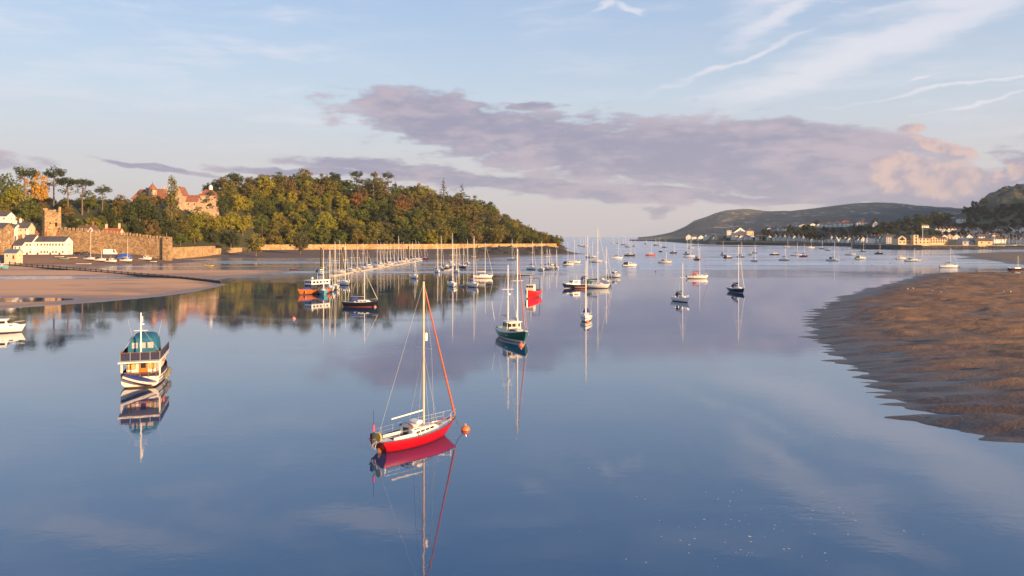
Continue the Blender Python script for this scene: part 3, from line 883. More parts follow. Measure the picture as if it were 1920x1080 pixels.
# -- the wooded hill
GH = 'trees on the wooded hill'
SPEC = [
 ('columnar', 617, 356, 665, 'yellow-green', 'slim pale columnar tree in the middle of the wooded hill', 13),
 ('broadleaf', 668, 360, 668, 'rust brown', 'rust-red autumn tree in the middle of the hill', 36), ('broadleaf', 752, 364, 690, 'rust brown', 'dark copper tree right of the rust-red tree', 34),
 ('conifer', 832, 333, 790, 'dark green', 'tall dark fir on the skyline, left of the pair', 36), ('conifer', 866, 343, 790, 'dark green', 'smaller dark fir on the skyline, right of the pair', 26),
 ('pine', 702, 321, 770, 'brown-green', 'thin pine with bare trunk on the hill crest', 14), ('pine', 668, 320, 770, 'dark green', 'dark pine on the crest left of the bare-trunked pine', 26), ('pine', 728, 323, 770, 'dark green', 'leaning pine on the crest right of the bare-trunked pine', 24),
 ('cedar', 700, 338, 730, 'grey-green', 'flat-tiered cedar below the crest', 50), ('cedar', 868, 362, 760, 'grey-green', 'flat-tiered cedar under the skyline firs', 44),
 ('broadleaf', 785, 343, 740, 'golden yellow', 'small golden tree high on the right half of the hill', 22), ('broadleaf', 608, 402, 640, 'yellow-green', 'broad bright yellow-green tree low above the beach wall', 48),
 ('broadleaf', 575, 336, 720, 'yellow-green', 'golden-green tree high on the hill left of centre', 30), ('broadleaf', 500, 330, 700, 'yellow-green', 'tall bright tree near the crest above the manor side', 40),
]
for k, px, yt, Y, ti, lb, wd in SPEC:
    tree_px(k, px, yt, Y, ti, lb, GH, wd)
rnd = random.Random(11)
cand = []
for j in range(0, 14):
    for i in range(0, 32):
        X = -335 + i * 13.0 + (j % 2) * 6 + rnd.uniform(-2.6, 2.6)
        T = 5 + j * 11.2 + rnd.uniform(-3, 3)
        yw = float(np.interp(X, YW_X, YW_Y)); Y = yw + T
        if X > 47 or T > 146: continue
        px = X / Y * F + CX
        c_ = float(np.interp(X, CR_X, CR_Z))
        if px < 408 and not (T > 95): continue
        if px < 380: continue
        if any(math.hypot(X - a, Y - b) < 7 for a, b in used): continue
        cand.append((X, Y, T, px, c_))
for X, Y, T, px, c_ in cand:
    z = zf(z_left, X, Y)
    band = 'along the beach wall' if T < 18 else 'on the lower slope' if T < 48 else 'on the middle slope' if T < 88 else 'on the upper slope' if T < 122 else 'along the crest'
    part = 'above the manor side' if px < 520 else 'left of the slim columnar tree' if px < 610 else 'around the rust-red tree' if px < 720 else 'below the copper tree' if px < 800 else 'below the skyline firs' if px < 890 else 'near the point' if px < 985 else 'at the tip of the point'
    r = rnd.random()
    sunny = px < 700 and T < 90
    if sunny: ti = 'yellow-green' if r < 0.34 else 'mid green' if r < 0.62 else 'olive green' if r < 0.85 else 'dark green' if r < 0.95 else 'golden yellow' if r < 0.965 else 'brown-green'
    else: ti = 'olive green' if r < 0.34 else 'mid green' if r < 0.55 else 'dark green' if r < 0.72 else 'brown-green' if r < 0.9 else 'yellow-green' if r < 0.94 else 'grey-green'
    kind = 'pine' if (T > 100 and rnd.random() < 0.12) else 'conifer' if rnd.random() < 0.03 else 'broadleaf'
    if kind != 'broadleaf': ti = 'dark green' if rnd.random() < 0.6 else 'grey-green'
    low = 0.62 if X > 20 else 0.8 if X > -10 else 1.0
    s = rnd.uniform(0.9, 1.36) * low
    word = {'broadleaf': 'tree', 'pine': 'pine', 'conifer': 'conifer'}[kind]
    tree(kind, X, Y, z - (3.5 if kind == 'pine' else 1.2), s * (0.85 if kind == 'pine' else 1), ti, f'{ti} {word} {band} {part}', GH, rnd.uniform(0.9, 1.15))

# -- filling trees and shrubs of the slope over the town
for j in range(11):
    for i in range(17):
        X = -415 + i * 11.5 + (j % 2) * 5.5 + rnd.uniform(-2.5, 2.5)
        yq = float(np.interp(X, [-430, -300, -275, -262, -245, -228, -190], [414, 420, 442, 496, 536, 560, 610]))
        T = 34 + j * 11 + rnd.uniform(-3, 3); Y = yq + T
        px = X / Y * F + CX
        if px < -40 or px > 405 or X > -228 or Y > 640: continue
        if 245 < px < 392 and Y > 590: continue                     # the manor and its lawn
        if any(math.hypot(X - a, Y - b) < 5.5 for a, b in used): continue
        z = zf(z_left, X, Y)
        back = T > 85 and px < 245
        kind = 'bush' if (T < 46 or back) else 'broadleaf'
        r = rnd.random()
        ti = 'dark green' if r < 0.42 else 'mid green' if r < 0.7 else 'olive green' if r < 0.85 else 'brown-green'
        where = 'on the slope behind the watchtower' if px < 150 else 'on the slope behind the red-roofed house' if px < 240 else 'below the manor' if px < 330 else 'right below the manor wing'
        row = 'low' if T < 60 else 'mid-height' if T < 100 else 'upper'
        s = rnd.uniform(0.9, 1.4) if kind == 'bush' else rnd.uniform(0.5, 0.75)
        tree(kind, X, Y, z - 0.4, s, ti, f"{row} {ti} {'shrub' if kind == 'bush' else 'tree'} {where}", GW)

# ------------------------------------------------------------------ buildings
_WM = {}
def win_mesh(w, h, frame=True):
    key = (round(w, 2), round(h, 2), frame)
    if key not in _WM:
        g = MB().box((0, -0.02, 0), (w, 0.06, h)).mesh('window_pane', GLASSD)
        f = MB()
        for s in (-1, 1):
            f.box((s * (w / 2 + 0.04), -0.04, 0), (0.10, 0.12, h + 0.18))
            f.box((0, -0.04, s * (h / 2 + 0.04)), (w - 0.02, 0.12, 0.10))
        f.box((0, -0.065, 0), (0.06, 0.05, h))
        _WM[key] = (g, f.mesh('window_frame', WHITE))
    return _WM[key]
def window(parent, x, y, z, w, h, rz=0.0, frame=True):
    g, f = win_mesh(w, h, frame)
    o = put('window', g, parent, (x, y, z), rz)
    if frame: put('frame', f, o)
    return o
def gable_roof(w, d, he, hr, axis, over=0.35, th=0.22):
    """ridge along x (axis 0) or y (axis 1)"""
    m = MB()
    a, b = (w, d) if axis == 0 else (d, w)          # a along ridge, b across
    hb = b / 2 + over; la = a / 2 + over
    dz = hr * over / (b / 2)
    prof = [(-hb, he - dz), (0, he + hr), (hb, he - dz), (hb, he - dz + th), (0, he + hr + th), (-hb, he - dz + th)]
    m.prism(prof, (-la, la), 0 if axis == 0 else 1)
    return m
def house(name, label, cat, x, y, z, rz, w, d, he, hr, wall, roof, style='side', cols=2, rows=2, chim=(), door=True, group=None, frame=True, down=4.0, winw=0.9, winh=1.2, side_win=True):
    r = empty(name, (x, y, z), rz, label, cat, group)
    m = MB().box((0, 0, (he - down) / 2), (w, d, he + down))
    if style == 'side':
        m.prism([(-d / 2 + 0.01, he), (0, he + hr - 0.02), (d / 2 - 0.01, he)], (-w / 2 + 0.01, w / 2 - 0.01), 0)
    elif style == 'front':
        m.prism([(-w / 2 + 0.01, he), (0, he + hr - 0.02), (w / 2 - 0.01, he)], (-d / 2 + 0.01, d / 2 - 0.01), 1)
    m.build('wall', wall, r)
    if style == 'hip':
        o_ = 0.35; k = max(0.0, w / 2 - d / 2)
        q = MB(); b = [(-w / 2 - o_, -d / 2 - o_, he), (w / 2 + o_, -d / 2 - o_, he), (w / 2 + o_, d / 2 + o_, he), (-w / 2 - o_, d / 2 + o_, he)]
        t = [(-k, 0, he + hr), (k + 0.02, 0, he + hr)]
        q.add(b + t, [(0, 1, 5, 4), (1, 2, 5), (2, 3, 4, 5), (3, 0, 4), (3, 2, 1, 0)])
        ro = q.build('roof', roof, r)
    else:
        ro = gable_roof(w, d, he, hr, 0 if style == 'side' else 1).build('roof', roof, r)
    for cx, ch, cm in chim:
        c = MB().box((0, 0, ch / 2), (1.1, 0.7, ch + 1.6)).build('chimney', cm, ro, loc=(cx, 0, he + hr - 0.1) if style != 'front' else (0, cx, he + hr - 0.1))
    st = he / rows
    for i in range(cols):
        for j in range(rows):
            wx = -w / 2 + w * (i + 0.5) / cols
            if door and j == 0 and i == cols // 2 and cols > 1: continue
            window(r, wx, -d / 2 - 0.012, st * (j + 0.55), winw, winh, 0, frame)
    if style == 'front' and hr > 2.2: window(r, 0, -d / 2 - 0.012, he + hr * 0.35, winw * 0.8, winh * 0.8, 0, frame)
    if side_win:
        for j in range(rows): window(r, w / 2 + 0.012, 0, st * (j + 0.55), winw, winh, R(90), frame)
    if door:
        dx = -w / 2 + w * (cols // 2 + 0.5) / cols if cols > 1 else w * 0.3
        MB().box((0, 0, 1.0), (1.0, 0.1, 2.0)).build('door', TEAK, r, loc=(dx, -d / 2 - 0.03, 0.02))
    return r
def house_px(name, label, cat, px0, px1, yb, ye, yr, Y, d, wall, roof, rz=0.0, **k):
    s = Y / F
    return house(name, label, cat, xat((px0 + px1) / 2, Y), Y + d / 2, zat(yb, Y), R(rz), (px1 - px0) * s, d, (yb - ye) * s, (ye - yr) * s, wall, roof, **k)

# -- left quay and town
GQ = 'houses on the old quay'
house_px('cottage', 'low white gabled cottage at the left of the quay terrace', 'house', 25, 41, 480, 460, 448, 414, 9, RENDER_W, SLATE, chim=((-2, 1.2, BRICK),), group=GQ, cols=2)
house_px('cottage', 'tall white cottage with dormers and white chimney on the quay', 'house', 41.3, 60, 480, 453, 440, 416, 9, RENDER_W, SLATE, chim=((-2.5, 2.0, RENDER_W), (2.2, 1.6, BRICK)), group=GQ, cols=3)
house_px('cottage', 'left cottage of the long white quay terrace', 'house', 60.3, 81, 480, 452.5, 443.5, 418, 8, RENDER_W, SLATE, chim=((-2.5, 1.5, BRICK), (2.2, 1.8, BRICK)), group=GQ, cols=3)
house_px('cottage', 'middle cottage of the long white quay terrace', 'house', 81.3, 102, 480, 452.5, 443.5, 418, 8, RENDER_W, SLATE, chim=((2.5, 1.7, BRICK),), group=GQ, cols=4)
house_px('cottage', 'end cottage of the white terrace beside the town wall gate', 'house', 102.3, 121, 480, 452.5, 444, 418, 8, RENDER_W, SLATE, chim=(), group=GQ, cols=3)
house_px('shed', 'ochre quayside shed with blue door and grey-blue roof', 'shed', 8, 31, 486, 474, 468, 392, 5, RENDER_C, paint('blue_grey_roof', (0.10, 0.13, 0.19), 0.6), group=GQ, cols=2, rows=1)
house_px('stone_house', 'stone building cut by the left edge above the quay', 'house', -22, 6, 480, 428, 418, 408, 9, STONE, SLATE, group=GQ, cols=2, rows=3)
house_px('villa', 'white villa with balcony at the left edge below the trees', 'house', -14, 12, 426, 405, 397, 436, 8, RENDER_W, SLATE, group=GQ, cols=3, rows=2)
house_px('house', 'grey-roofed house above the cottages, left one', 'house', 8, 26, 446, 428, 420, 432, 7, RENDER_W, SLATE, chim=((1.5, 1.4, RENDER_W),), group=GQ)
house_px('house', 'grey-roofed house above the cottages, right one', 'house', 27, 52, 446, 427, 417, 436, 7, RENDER_C, SLATE, chim=((-2.5, 1.6, RENDER_W),), group=GQ, cols=3)
house_px('house', 'brown-roofed house with white gables behind the town wall', 'house', 142, 172, 446, 432, 423, 462, 8, RENDER_W, BROWNTILE, chim=((3.5, 1.8, BRICK),), group=GQ, cols=3)
house_px('house', 'small white gable-fronted house behind the town wall', 'house', 164, 178, 446, 433, 425, 452, 6, RENDER_W, BROWNTILE, style='front', group=GQ, cols=2, door=False)
house_px('house', 'red-tiled house with tall chimneys behind the town wall', 'house', 189, 222, 450, 439, 428, 468, 8, RENDER_C, REDTILE, chim=((-4.2, 2.0, RENDER_C), (4.0, 2.4, RENDER_C)), group=GQ, cols=3)

def wall_run(root, p0, p1, zb0, zt0, zb1, zt1, th, n, mat, gap=0.46, mh=1.9):
    """wall body with a sloping top and one merlon per step"""
    a = math.atan2(p1[1] - p0[1], p1[0] - p0[0]); L = math.hypot(p1[0] - p0[0], p1[1] - p0[1])
    m = MB()
    cs, sn = math.cos(a), math.sin(a)
    def w2(l, t): return (p0[0] + cs * l - sn * t, p0[1] + sn * l + cs * t)
    v = []
    for l, zb, zt in ((0, zb0, zt0), (L, zb1, zt1)):
        for t in (-th / 2, th / 2):
            q = w2(l, t); v += [(q[0], q[1], zb), (q[0], q[1], zt)]
    m.add(v, [(0, 1, 3, 2), (4, 6, 7, 5), (0, 4, 5, 1), (2, 3, 7, 6), (1, 5, 7, 3), (0, 2, 6, 4)])
    body = m.build('wall', mat, root)
    pitch = L / n; rr = random.Random(int(L))
    for i in range(n):
        l = (i + 0.5) * pitch; zt = zt0 + (zt1 - zt0) * l / L
        q = w2(l, -th / 2 + 0.32); hh = mh * rr.uniform(0.75, 1.1)
        MB().box((0, 0, hh / 2 - 0.15), (pitch * (1 - gap) * rr.uniform(0.85, 1.12), 0.6, hh + 0.3)).build('merlon', mat, root, loc=(q[0], q[1], zt - 0.01), rz=a + rr.uniform(-0.02, 0.02))
    return body
tw = empty('town_wall', (-225, 420, 2), 0, 'long crenellated stone town wall running down to the beach', 'wall')
tw.location = (0, 0, 0)
def wpt(px, Y): return (xat(px, Y), Y)
wa, wb_, wc = wpt(112, 440), wpt(205, 436), wpt(311, 428)
wall_run(tw, wa, wb_, 0, zat(431, 440), 0, zat(438, 436), 1.8, 12, STONE)
wall_run(tw, wb_, wc, 0, zat(438, 436), -0.5, zat(450, 428), 1.8, 17, STONE)
MB().box((0, 0, 0), (2.6, 0.5, 5.6)).build('gateway', paint('dark_gate', (0.012, 0.01, 0.008), 0.9), tw, loc=(xat(134, 438), 438.1, 5.4 + 1.6), rz=math.atan2(wb_[1] - wa[1], wb_[0] - wa[0]))
et = empty('wall_end_tower', (0, 0, 0), 0, 'slim stone tower at the beach end of the town wall', 'tower')
ex, ey = wpt(314, 427)
MB().box((ex, ey, 6.2), (4.2, 3.4, 14.6), R(-4), 0.95).build('tower', STONE, et)
for dx, dy in ((-1.35, -1.1), (1.35, -1.1), (1.35, 1.1), (-1.35, 1.1)):
    c_, s_ = math.cos(R(-4)), math.sin(R(-4))
    MB().box((0, 0, 0.5), (1.1, 1.0, 1.3)).build('merlon', STONE, et, loc=(ex + dx * c_ - dy * s_, ey + dx * s_ + dy * c_, 13.45), rz=R(-4))
wt = empty('watchtower', (xat(97, 442), 442, 0), R(40), 'square ruined stone watchtower with broken battlements', 'tower')
zt_ = zat(398, 442)
MB().box((0, 0, zt_ / 2), (8.6, 8.6, zt_), 0, 0.97).build('wall', STONE, wt)
for i, (mx, my, mw, md, mh) in enumerate([(-3.4, -3.8, 1.7, 0.8, 2.2), (-1.2, -3.8, 1.4, 0.8, 1.2), (0.9, -3.8, 1.7, 0.8, 1.5), (3.5, -3.8, 1.3, 0.8, 3.2), (3.8, -0.8, 0.8, 1.8, 1.4), (3.8, 2.6, 0.8, 2.0, 1.7),
                                      (-3.8, -0.8, 0.8, 2.0, 1.3), (-3.8, 2.6, 0.8, 1.8, 2.2), (0, 3.8, 3.0, 0.8, 1.5)]):
    MB().box((0, 0, mh / 2 - 0.1), (mw, md, mh + 0.2), 0, 0.9).build('merlon', STONE, wt, loc=(mx, my, zt_ - 0.02))
MB().box((0, 0, 0), (1.1, 0.3, 2.4)).build('doorway', MATS['dark_gate'], wt, loc=(1.6, -4.22, zat(421, 442)))
MB().box((0, 0, 0), (0.5, 0.3, 1.2)).build('slit_window', MATS['dark_gate'], wt, loc=(-1.4, -4.24, zat(419, 442)))
uw = empty('upper_wall', (0, 0, 0), 0, 'stone wall with battlements climbing left of the watchtower', 'wall')
wall_run(uw, wpt(16, 470), wpt(74, 448), 8, zat(407, 470), 6, zat(424, 448), 1.6, 9, STONE, mh=1.8)

# -- golden walls under the wood
sw = empty('shore_wall', (0, 0, 0), 0, 'long golden stone sea wall below the wooded hill', 'wall')
pts = [(-276, 617), (-262, 622), (-200, 646), (-120, 674.5), (-40, 702.5), (43, 731.5)]
for i in range(len(pts) - 1):
    (x0, y0), (x1, y1) = pts[i], pts[i + 1]
    for nm, off, zb, zt, th in (('upper_course', 1.4, 4.0, 7.9, 1.0), ('lower_course', 5.2, 1.2, 5.0, 1.8)):
        a = math.atan2(y1 - y0, x1 - x0); L = math.hypot(x1 - x0, y1 - y0)
        q = MB().box((0, 0, (zb + zt) / 2), (L + 0.05, th, zt - zb), 0, 1.0)
        q.build(nm, STONE_P, sw, loc=((x0 + x1) / 2 + math.sin(a) * off, (y0 + y1) / 2 - math.cos(a) * off, 0), rz=a)
lw = empty('low_wall', (0, 0, 0), 0, 'low golden wall on the beach right of the wall end tower', 'wall')
for (p, q, zb, zt) in ((wpt(322, 480), wpt(402, 560), -0.3, zat(462.5, 515)), (wpt(402, 560), wpt(452, 600), 0, zat(465, 580))):
    a = math.atan2(q[1] - p[1], q[0] - p[0]); L = math.hypot(q[0] - p[0], q[1] - p[1])
    MB().box((0, 0, (zb + zt) / 2), (L + 0.2, 1.4, zt - zb)).build('course', STONE_P, lw, loc=((p[0] + q[0]) / 2, (p[1] + q[1]) / 2, 0), rz=a)

# -- manor house on the hill
MY = 598.0; ms = MY / F
mz = zat(402, MY)
mr = empty('manor_house', (xat(325, MY), MY, mz), R(4), 'large stone manor with red-brown roofs and a turret among trees', 'house')
def mh_(py): return zat(py, MY) - mz
def mblock(px0, px1, ye, yr, d, style, y0=0.0, wallm=MANOR):
    w = (px1 - px0) * ms; x = ((px0 + px1) / 2 - 325) * ms; he, hr = mh_(ye), mh_(yr) - mh_(ye)
    m = MB().box((x, y0, he / 2 - 7), (w, d, he + 14))
    if style == 'front': m.prism([(x - w / 2 + .01, he), (x, he + hr), (x + w / 2 - .01, he)], (y0 - d / 2 + .01, y0 + d / 2 - .01), 1)
    m.build('wall', wallm, mr)
    if style == 'hip':
        k = max(0.2, w / 2 - d / 2 * 0.8); o_ = 0.4
        b = [(x - w / 2 - o_, y0 - d / 2 - o_, he), (x + w / 2 + o_, y0 - d / 2 - o_, he), (x + w / 2 + o_, y0 + d / 2 + o_, he), (x - w / 2 - o_, y0 + d / 2 + o_, he), (x - k, y0, he + hr), (x + k, y0, he + hr)]
        ro = MB().add(b, [(0, 1, 5, 4), (1, 2, 5), (2, 3, 4, 5), (3, 0, 4), (3, 2, 1, 0)]).build('roof', REDB, mr)
    else:
        ro = gable_roof(w, d, he, hr, 1 if style == 'front' else 0).build('roof', REDB, mr, loc=(x, y0, 0))
    nw = max(1, int(w / 3.5))
    for i in range(nw):
        for j in (0.35, 0.8): window(mr, x - w / 2 + w * (i + .5) / nw, y0 - d / 2 - 0.02, he * j, 1.2, 1.7)
    return ro
REDB = paint('manor_tile', (0.26, 0.105, 0.062), 0.8, 0.25, 0.6, bump=0.3)
r1 = mblock(254, 284, 374, 355, 11, 'hip')
r2 = mblock(284, 318, 374, 354, 12, 'hip', 1.5)
r3 = mblock(335, 349.5, 366, 351, 13, 'front', -2.0)
r4 = mblock(349.5, 372, 378, 366, 9, 'side', 1.0)
r5 = mblock(368, 399, 366, 353.5, 10, 'hip', 8.0)
r6 = mblock(318, 336, 372, 358, 10, 'side', 3.0)
tx = (292.5 - 325) * ms
MB().lathe([(3.2, -4), (3.2, mh_(357)), (3.9, mh_(357) + 0.02), (3.9, mh_(356.5)), (0.12, mh_(344.5)), (0.06, mh_(339)), (0.0, mh_(339))], (tx, -5.6, 0), 10).build('turret', REDB, mr)
MB().lathe([(3.24, -4), (3.24, mh_(357.5)), (0.1, mh_(357.5))], (tx, -5.6, 0), 10).build('turret_wall', MANOR, mr)
for px, yt, yy in ((277, 352, 0), (310, 348, 1.5), (330, 350, 3), (372, 360, 5)):
    MB().box((0, 0, 0), (1.6, 1.3, 7.0)).build('chimney', MANOR, mr, loc=((px - 325) * ms, yy, mh_(yt) - 3.5))
MB().lathe([(1.5, 0), (1.5, 2.2), (1.8, 2.3), (0.9, 3.4), (0.05, 4.2)], (0, 0, 0), 8).build('cupola', WHITE, mr, loc=((388 - 325) * ms, 7.0, mh_(354.5)))

# -- timber groyne across the sand
gr = empty('timber_groyne', (0, 0, 0), 0, 'line of weathered timber posts and rail across the left sandbank', 'groyne')
GP = [(18, 497), (60, 501), (100, 503.5), (150, 507.5), (190, 510.5), (240, 514.5), (290, 518), (340, 522), (385, 526), (415, 529)]
def gpt(k):
    i = min(int(k), len(GP) - 2); f = k - i
    return GP[i][0] + (GP[i + 1][0] - GP[i][0]) * f, GP[i][1] + (GP[i + 1][1] - GP[i][1]) * f
prev = None
for k in range(37):
    px, py = gpt(k * (len(GP) - 1) / 36.0)
    x, y = gp(px, py, 0.4)
    hgt = 1.9 - 1.35 * k / 36.0
    MB().box((0, 0, hgt / 2 - 0.5), (0.45, 0.45, hgt + 1.0)).build('post', DARKW, gr, loc=(x, y, 0.3), rz=0.4)
    if prev:
        a = math.atan2(y - prev[1], x - prev[0]); L = math.hypot(x - prev[0], y - prev[1])
        MB().box((0, 0, 0), (L, 0.16, 0.28)).build('rail', WOODP, gr, loc=((x + prev[0]) / 2, (y + prev[1]) / 2 - 0.31, 0.3 + hgt * 0.72), rz=a)
        MB().box((0, 0, 0), (L, 0.10, 0.8)).build('plank', DARKW, gr, loc=((x + prev[0]) / 2, (y + prev[1]) / 2 - 0.29, 0.35), rz=a)
    prev = (x, y)

# -- vehicles parked under the town wall
def car(name, label, px, py, mat, L=4.2, h=1.5, van=False, rz=0.0):
    x, y, z = on_ray(px, py, z_left, 380, 470)
    r = empty(name, (x, y, z), R(rz), label, 'van' if van else 'car', 'vehicles parked under the town wall')
    hl, w = L / 2, 1.75 if not van else 2.0
    if van: prof = [(-hl, 0.4), (hl, 0.4), (hl, 1.1), (hl - 0.5, 1.25), (hl - 1.1, h), (-hl + .05, h)]
    else: prof = [(-hl, 0.35), (hl, 0.35), (hl, 0.8), (hl - 0.9, 0.95), (hl - 1.5, h), (-hl + 1.0, h), (-hl + 0.25, 0.95), (-hl, 0.9)]
    MB().prism(prof, (-w / 2, w / 2), 1).build('body', mat, r, True)
    if van: MB().prism([(hl - 1.05, h - 0.15), (hl - 0.58, 1.3), (hl - 1.6, 1.3), (hl - 1.6, h - 0.15)], (-w / 2 - 0.01, w / 2 + 0.01), 1).build('window', GLASSD, r)
    else: MB().prism([(hl - 1.1, 0.98), (hl - 1.55, h - 0.08), (-hl + 1.05, h - 0.08), (-hl + 0.45, 0.98)], (-w / 2 - 0.01, w / 2 + 0.01), 1).build('window', GLASSD, r)
    for sx in (-0.62, 0.62):
        for sy in (-1, 1):
            wv = MB().tube((0, -0.1, 0), (0, 0.1, 0), 0.34, 0.34, 12).build('wheel', BLACKP, r, loc=(sx * hl, sy * (w / 2 - 0.06), 0.33))
            MB().tube((0, -0.115, 0), (0, 0.115, 0), 0.19, 0.19, 8).build('rim', STEEL, wv)
car('van', 'white van parked under the town wall behind the beached boats', 207, 478, WHITE, 6.8, 3.2, True, 8)
car('car', 'red car parked left of the white van', 178, 476, paint('red_car', (0.45, 0.02, 0.03), 0.3), 4.2, 1.6, False, 8)
car('car', 'black car parked nearest the gateway', 146, 478, paint('black_car', (0.02, 0.02, 0.025), 0.25), 4.6, 1.7, False, 5)
car('car', 'dark grey car between red car and black car', 161, 477, paint('grey_car', (0.06, 0.065, 0.08), 0.25), 4.4, 1.6, False, 5)

# ------------------------------------------------------------------ the town across the river
GD = 'houses of the town across the river'
ordn = ['first', 'second', 'third', 'fourth', 'fifth', 'sixth', 'seventh', 'eighth', 'ninth', 'tenth', 'eleventh', 'twelfth', 'thirteenth', 'fourteenth', 'fifteenth']
WALLS = [RENDER_W, RENDER_W, RENDER_W, RENDER_C, RENDER_G]
hr_ = random.Random(5)
def far_house(label, px0, px1, yb, ye, yr, style='side', wall=None, roof=None, d=9, cols=2, rows=2, chim=1, name='house', cat='house', y0=800, Yf=None, rz=None):
    pc = (px0 + px1) / 2
    if Yf is None: x, Y, z = on_ray(pc, yb, z_far, y0, 2500, 2.0)
    else: Y = Yf
    s = Y / F
    ch = [(hr_.uniform(-0.3, 0.3) * (px1 - px0) * s, 1.5, BRICK)] if chim else []
    return house_px(name, label, cat, px0, px1, yb, ye, yr, Y, d, wall or hr_.choice(WALLS), roof or SLATE, rz=hr_.uniform(-14, 10) if rz is None else rz, style=style, cols=cols, rows=rows, chim=ch, group=GD, frame=False,
                    winw=1.3, winh=1.5, down=6, door=False)
def far_row(what, px0, px1, n, yb0, yb1, he, hr, style, wall=None, roof=None, jit=0.6):
    for i in range(n):
        a = px0 + (px1 - px0) * i / n; b = px0 + (px1 - px0) * (i + 1) / n - 0.4
        yb = yb0 + (yb1 - yb0) * (i + .5) / n + hr_.uniform(-jit, jit) * 0.4
        h = he * hr_.uniform(0.9, 1.12)
        st_ = style if style != 'mix' else hr_.choice(['front', 'front', 'side', 'hip'])
        far_house(f'{ordn[i]} house from the left in the {what}', a, b, yb, yb - h, yb - h - hr * hr_.uniform(0.85, 1.15), st_, wall, roof)
far_row('white terrace near the far spit', 1287, 1331, 4, 449.5, 450, 6.0, 3.4, 'mix', RENDER_W)
far_house('small cream house right of the spit terrace', 1336, 1347, 450.5, 446, 441.5, 'front', RENDER_C)
far_house('tall white hotel wing at the left of the hotel', 1364, 1372, 449, 432, 429, 'hip', RENDER_W, rows=4)
far_house('white hotel with large central gable above the shore', 1376, 1399, 447, 434.5, 426.5, 'front', RENDER_W, rows=4, cols=4, d=14)
far_house('lower white hotel front with slate roof', 1372.5, 1397, 449.8, 442, 437, 'side', RENDER_W, rows=2, cols=5, y0=1190)
far_house('cream hotel wing right of the gable', 1400, 1413, 447, 433, 429, 'hip', RENDER_C, rows=4, cols=3)
far_house('white house below the hotel', 1384, 1394, 451, 446, 441, 'front', RENDER_W)
far_row('houses right of the hotel', 1396, 1450, 5, 450.5, 451, 6.5, 3.4, 'mix')
far_row('gabled waterfront terrace below the dark slope', 1451, 1512, 7, 452, 453, 6.5, 4.6, 'front', RENDER_W)
far_row('low white shore cottages behind the moored boats', 1512, 1556, 5, 454, 454.6, 4.2, 2.4, 'mix', RENDER_W)
far_row('grey-white gabled row beside the quay', 1556, 1624, 8, 455.2, 455.6, 6.5, 5.0, 'front', RENDER_W)
far_row('white terrace adjoining the quay buildings', 1626, 1660, 5, 455.8, 456, 9.0, 3.6, 'front', RENDER_W)
far_house('dark slate-hung block left of the sunlit building', 1661, 1682, 456.6, 444, 440, 'side', RENDER_G, rows=3, cols=5)
far_row('upper row under the headland', 1438, 1500, 6, 434, 432, 4.5, 2.8, 'mix')
far_row('villas along the ridge road', 1500, 1600, 6, 428, 424, 5.0, 3.0, 'mix', RENDER_W)
far_house('red-roofed white villa on the ridge', 1577, 1598, 424, 418.5, 414, 'hip', RENDER_W, REDTILE, cols=4)
far_house('white ridge villa right of the red-roofed one', 1608, 1630, 422, 417.5, 413.5, 'hip', RENDER_W, BROWNTILE, cols=4)
far_house('white gabled house on the ridge beside dark trees', 1639, 1648, 424.5, 420, 415, 'front', RENDER_W)
far_house('dark-roofed white house on the ridge', 1649, 1664, 424, 420, 415.5, 'hip', RENDER_W)
far_house('long white bungalow above the sunlit building, left', 1671, 1700, 425.5, 422.8, 420.5, 'side', RENDER_W, rows=1, cols=5)
far_house('long white bungalow above the sunlit building, right', 1702, 1722, 425.5, 421.5, 418.5, 'hip', RENDER_W, rows=1, cols=4)
far_house('white house under the big dark trees', 1724, 1742, 427, 423, 420, 'side', RENDER_W, rows=1, cols=4)
far_house('big white house on the hillside below the crag', 1798, 1826, 416, 410.5, 407, 'hip', RENDER_W, BROWNTILE, cols=5)
far_house('small white house left of the big hillside house', 1777, 1791, 409.5, 406.5, 404.5, 'side', RENDER_W, rows=1)
far_row('white hillside terrace with many gables', 1755, 1810, 8, 437, 437.5, 6.0, 3.4, 'front', RENDER_W)
far_row('white hillside terrace right of the gabled one', 1814, 1842, 4, 438, 438.5, 7.2, 2.6, 'side', RENDER_W)
far_row('houses at the right end of the hillside', 1868, 1925, 5, 436, 437, 6, 4.2, 'mix', RENDER_W)
far_row('roofs behind the boat sheds', 1765, 1870, 9, 449, 448, 5.2, 4.2, 'mix')
far_row('houses behind the marina masts', 1862, 1935, 6, 456, 457, 7.5, 4.8, 'mix', RENDER_W)
far_row('second row behind the marina', 1850, 1930, 6, 446, 446, 5.2, 4.0, 'mix')
# sunlit quay building
LB = RENDER_C
def quay_house(label, px0, px1, yb, ye, yr, Y, style, d, cols, rows, wall=None, roof=None, **k):
    return house_px('quay_building', label, 'building', px0, px1, yb, ye, yr, Y, d, wall or paint('warm_cream_render', (0.66, 0.50, 0.30), 0.85, 0.08), roof or BROWNTILE, style=style, cols=cols, rows=rows, group='quay buildings', frame=False, winw=1.6, winh=1.8, door=False, down=3, **k)  # walls in one even warm cream render
q1 = quay_house('cream gable-ended quay building with big arched window', 1684, 1699, 457, 446.5, 441.5, 868, 'front', 14, 2, 2)
MB().lathe([(1.9, -0.1), (1.9, 0.1)], (0, 0, 0), 14).build('arched_window', GLASSD, q1, loc=(0, -7.05, 5.6)).rotation_euler = (R(90), 0, 0)
quay_house('long cream wing of the quay building with square windows', 1699.3, 1714, 457, 447, 443, 872, 'side', 12, 4, 2)
quay_house('cream stair tower of the quay building', 1713, 1722, 457.5, 440.5, 438.5, 866, 'hip', 8, 1, 3)
